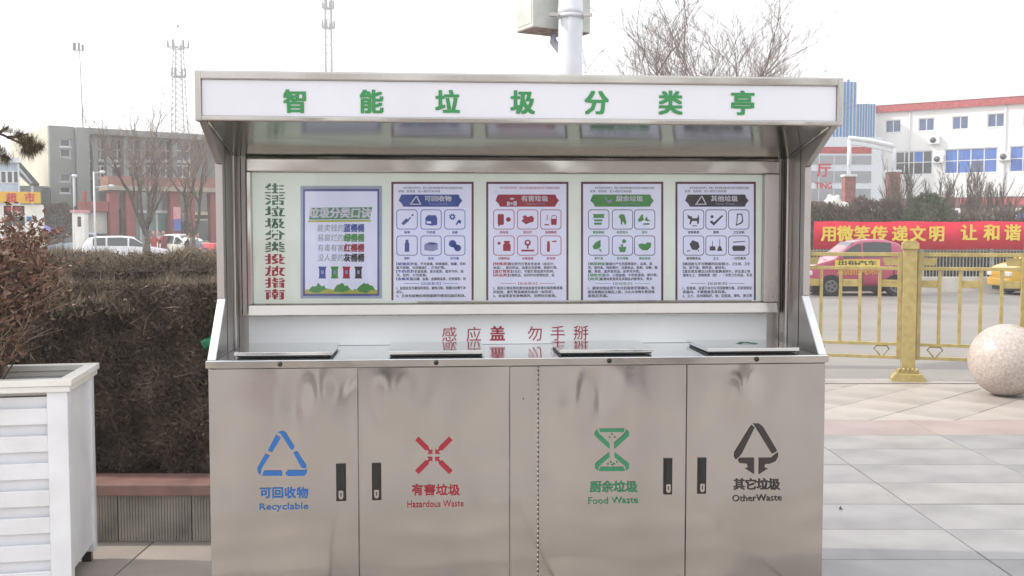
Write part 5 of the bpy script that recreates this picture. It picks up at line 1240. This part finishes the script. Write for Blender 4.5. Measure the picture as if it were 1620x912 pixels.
# ---------------------------------------------------------------- people
SKIN = mat('skin', (.48, .28, .20), .6, var=.05); HAIR = mat('black_hair', (.012, .010, .010), .6, var=.1)
def person(label, loc, rz, top, legs, pose='stand', group=None):
    t = thing('person', label, 'person', loc, rz, group)
    def skin(name, verts, edges, rad, m, root=0, par=t):
        me = bpy.data.meshes.new(name); me.from_pydata(verts, edges, []); me.materials.append(m)
        o = bpy.data.objects.new(name, me); COL.objects.link(o); o.parent = par
        md = o.modifiers.new('skin', 'SKIN'); md.use_smooth_shade = True
        for i, r in enumerate(rad): me.skin_vertices[0].data[i].radius = (r, r*.85) if i != 99 else (r, r)
        me.skin_vertices[0].data[root].use_root = True
        s_ = o.modifiers.new('s', 'SUBSURF'); s_.levels = 1; s_.render_levels = 1; return o
    sit = pose == 'sit'; hip = .78 if sit else .90
    kn = (.0, -.42, .74) if sit else (0, -.05, .48); an = (.0, -.46, .33) if sit else (0, .03, .08)
    V = [(0, 0, hip), (0, .01, hip+.24), (0, -.02 if sit else 0, hip+.50), (0, -.03 if sit else .0, hip+.60), (0, -.05 if sit else -.01, hip+.68)]; E = [(0, 1), (1, 2), (2, 3), (3, 4)]; R_ = [.14, .135, .15, .055, .05]
    for s_ in (-1, 1):
        b = len(V); V += [(s_*.10, kn[1]*.1, hip-.06), (s_*.12, kn[1], kn[2]), (s_*.12, an[1], an[2]), (s_*.12, an[1]-.14, .04 if not sit else .29)]; E += [(0, b), (b, b+1), (b+1, b+2), (b+2, b+3)]; R_ += [.095, .07, .045, .04]
        b = len(V); hx = (s_*.22, -.42, hip+.22) if sit else (s_*.27, -.10, hip-.08)
        V += [(s_*.18, -.01, hip+.49), (s_*.25, -.16 if sit else .02, hip+.24), hx]; E += [(2, b), (b, b+1), (b+1, b+2)]; R_ += [.06, .048, .038]
    body = skin('body', V, E, R_, top, 0)
    # trousers as clothing over the legs
    Vt = [(0, 0, hip-.01)]; Et = []; Rt = [.15]
    for s_ in (-1, 1):
        b = len(Vt); Vt += [(s_*.10, kn[1]*.1, hip-.07), (s_*.12, kn[1], kn[2]), (s_*.12, an[1], an[2]+.05)]; Et += [(0, b), (b, b+1), (b+1, b+2)]; Rt += [.105, .08, .065]
    skin('trousers', Vt, Et, Rt, legs, 0)
    hd = MB(); hz_ = hip+.80; hy = -.06 if sit else -.02; pr2 = [(.001, -.125), (.045, -.11), (.066, -.05), (.078, .02), (.068, .08), (.035, .115), (.001, .122)]
    hd.lathe(pr2, SKIN, 14, (0, hy, hz_)); hd.prism([(hy-.07, hz_+.01), (hy-.10, hz_-.03), (hy-.07, hz_-.04)], 'x', -.012, .012, SKIN)
    for s_ in (-1, 1): hd.box(s_*.025-.010, s_*.025+.010, hy-.082, hy-.07, hz_, hz_+.012, HAIR); hd.box(s_*.078-.01, s_*.078+.01, hy-.02, hy+.02, hz_-.03, hz_+.03, SKIN)
    hd.box(-.022, .022, hy-.074, hy-.062, hz_-.068, hz_-.058, RED_INK)
    hd.build('head', t)
    hr = MB(); hr.lathe([(.086, .0), (.086, .05), (.072, .10), (.04, .132), (.001, .138)], HAIR, 14, (0, hy+.018, hz_)); hr.build('hair', t)
    for s_ in (-1, 1):
        hx = Vector((s_*.22, -.42, hip+.22) if sit else (s_*.27, -.10, hip-.08)); dn = Vector((0, -1, -.2)) if sit else Vector((0, -.1, -1)); dn.normalize()
        hb_ = MB(); hb_.tube([hx, hx+dn*.05, hx+dn*.10], [.030, .040, .034], SKIN, 8)
        for k in range(4): o_ = Vector((s_*.0+(k-1.5)*.018, 0, 0)); hb_.tube([hx+dn*.09+o_, hx+dn*(.14+.01*(k in (1, 2)))+o_, hx+dn*(.165+.012*(k in (1, 2)))+o_+Vector((0, 0, -.012))], [.009, .008, .006], SKIN, 5)
        hb_.tube([hx+dn*.03+Vector((-s_*.03, 0, 0)), hx+dn*.08+Vector((-s_*.055, 0, -.005))], [.011, .008], SKIN, 5); hb_.build('hand', t)
    return t
DJ = mat('dark_jacket', (.03, .03, .035), .8, var=.2); RJ = mat('red_jacket', (.38, .05, .06), .8, var=.2); TJ = mat('dark_trousers', (.03, .035, .05), .85, var=.2); BGJ = mat('blue_grey_jacket', (.25, .28, .36), .8, var=.15)
def scooter(label, loc, rz, mt, shade=None):
    t = thing('motor_scooter', label, 'scooter', loc, rz)
    for y in (-.55, .55): MB().tube([(-.05, y, .25), (.05, y, .25)], .25, TYRE, 18).build('wheel', t)
    MB().prism([(-.35, .25), (-.45, .95), (-.37, .97), (-.22, .38), (.15, .34), (.2, .62), (.75, .66), (.8, .4), (.3, .25)], 'x', -.13, .13, mt).build('body', t, bevel=.03)
    MB().prism([(.12, .66), (.12, .72), (.75, .76), (.75, .68)], 'x', -.13, .13, BLACKP).build('seat', t, bevel=.02)
    MB().tube([(-.3, -.36, 1.02), (-.1, -.42, .98), (.1, -.42, .98), (.3, -.36, 1.02)], .018, BLACKP, 6).build('handlebar', t)
    MB().lathe([(.001, -.05), (.08, 0), (.001, .05)], mat('headlight', (.7, .7, .66)), 10, (0, -.47, .88)).build('headlight', t)
    if shade:
        MB().tube([(0, -.35, 1.0), (0, -.15, 2.0)], .012, GALV, 6).build('canopy_pole', t)
        m = MB(); m.lathe([(.68, -.22), (.55, -.08), (.3, .05), (.001, .10)], shade, 10, (0, .15, 1.98), False); m.build('canopy', t)
    return t
l1 = on(296, 44); scooter('parked scooter ridden by a person in a dark jacket beside the bare tree', l1, radians(75), mat('black_paint', (.03, .03, .03), .3)); person('person in a dark jacket sitting on a scooter beside the bare tree', l1, radians(75), DJ, TJ, 'sit')
l2 = on(311, 44.5); scooter('parked scooter ridden by a person in a blue grey jacket next to the station', l2, radians(60), SIL); person('person in a blue grey jacket sitting on a scooter next to the station', l2, radians(60), BGJ, TJ, 'sit')
for x, Y, rz, tp, lb in ((243, 53, 20, RJ, 'left person in a red jacket walking behind the white estate car'), (252, 54, -30, mat('pink_jacket', (.5, .22, .24), .8), 'person in a pink jacket walking behind the white estate car'), (259, 53.5, 10, mat('maroon_jacket', (.22, .03, .05), .8), 'right person in a maroon jacket walking behind the white estate car')):
    person(lb, on(x, Y), radians(rz), tp, TJ)
scooter('parked scooter with a violet and green sunshade behind the russet shrub', on(63, 40), radians(80), mat('green_scooter', (.06, .35, .12), .4), mat('violet_canopy', (.28, .22, .55), .7, var=.1))

# ============================================================ the square behind the camera (seen in the steel and the glass)
def block(label, x, y, rz, L, D_, H, wallm, rows, cols):
    t = thing('apartment_block', label, 'building', (x, y, 0), rz)
    MB().box(-L/2, L/2, 0, D_, 0, H, wallm).build('wall', t)
    MB().box(-L/2-.3, L/2+.3, -.3, D_+.3, H+.01, H+.6, GRB).build('roof', t)
    for i in range(cols):
        for j in range(rows):
            xx = -L/2+L*(i+.5)/cols; zz_ = 1.2+(H-1)*j/rows
            MB().box(xx-.9, xx+.9, -.05, -.002, zz_, zz_+1.6, WIND).build('window', t)
block('long brick apartment block across the square behind the viewer', 16, -70, pi, 40, 12, 9, mat('tan_brick', (.46, .38, .32), .85, var=.1), 4, 12)
for k, (x, y, hh) in enumerate(((-7, -15, 6.5), (2.5, -19, 7.5), (9, -14, 6.0), (-16, -20, 7))):
    bare_tree('bare_tree', ('first', 'second', 'third', 'fourth')[k]+' bare plane tree from the left in the row behind the viewer', (x, y, 0), hh, .14, 80+k, .5, 4, .35, BARK, BARK, kids=3, ratio=.74, first=4)
for (x, y, rz, tp, lb) in ((-1.55, -1.4, 172, mat('rose_coat', (.45, .10, .12), .8, var=.1), 'person in a rose coat standing left behind the viewer'), (-.75, -2.6, 185, DJ, 'person in a dark jacket standing behind the viewer'),
        (.35, -4.2, 190, BGJ, 'person in a blue grey jacket standing farther behind the viewer'), (2.15, -1.8, 195, mat('violet_coat', (.16, .08, .38), .8, var=.1), 'person in a violet coat standing right behind the viewer'), (3.6, -5.0, 170, DJ, 'person in a dark jacket standing far right behind the viewer')):
    person(lb, (x, y, 0), radians(rz), tp, TJ)

# ============================================================ HAZE
hm = bpy.data.materials.new('haze_air'); hm.use_nodes = True; n = hm.node_tree; n.nodes.clear()
ho = n.nodes.new('ShaderNodeOutputMaterial'); hv = n.nodes.new('ShaderNodeVolumePrincipled'); n.links.new(hv.outputs[0], ho.inputs['Volume'])
hv.inputs['Color'].default_value = (1, 1, 1, 1); hv.inputs['Density'].default_value = .0020; hv.inputs['Anisotropy'].default_value = .25
o = MB().box(-425, 425, -225, 605, -1.2, 58, hm).build('haze'); stuff(o)
flush_prints()
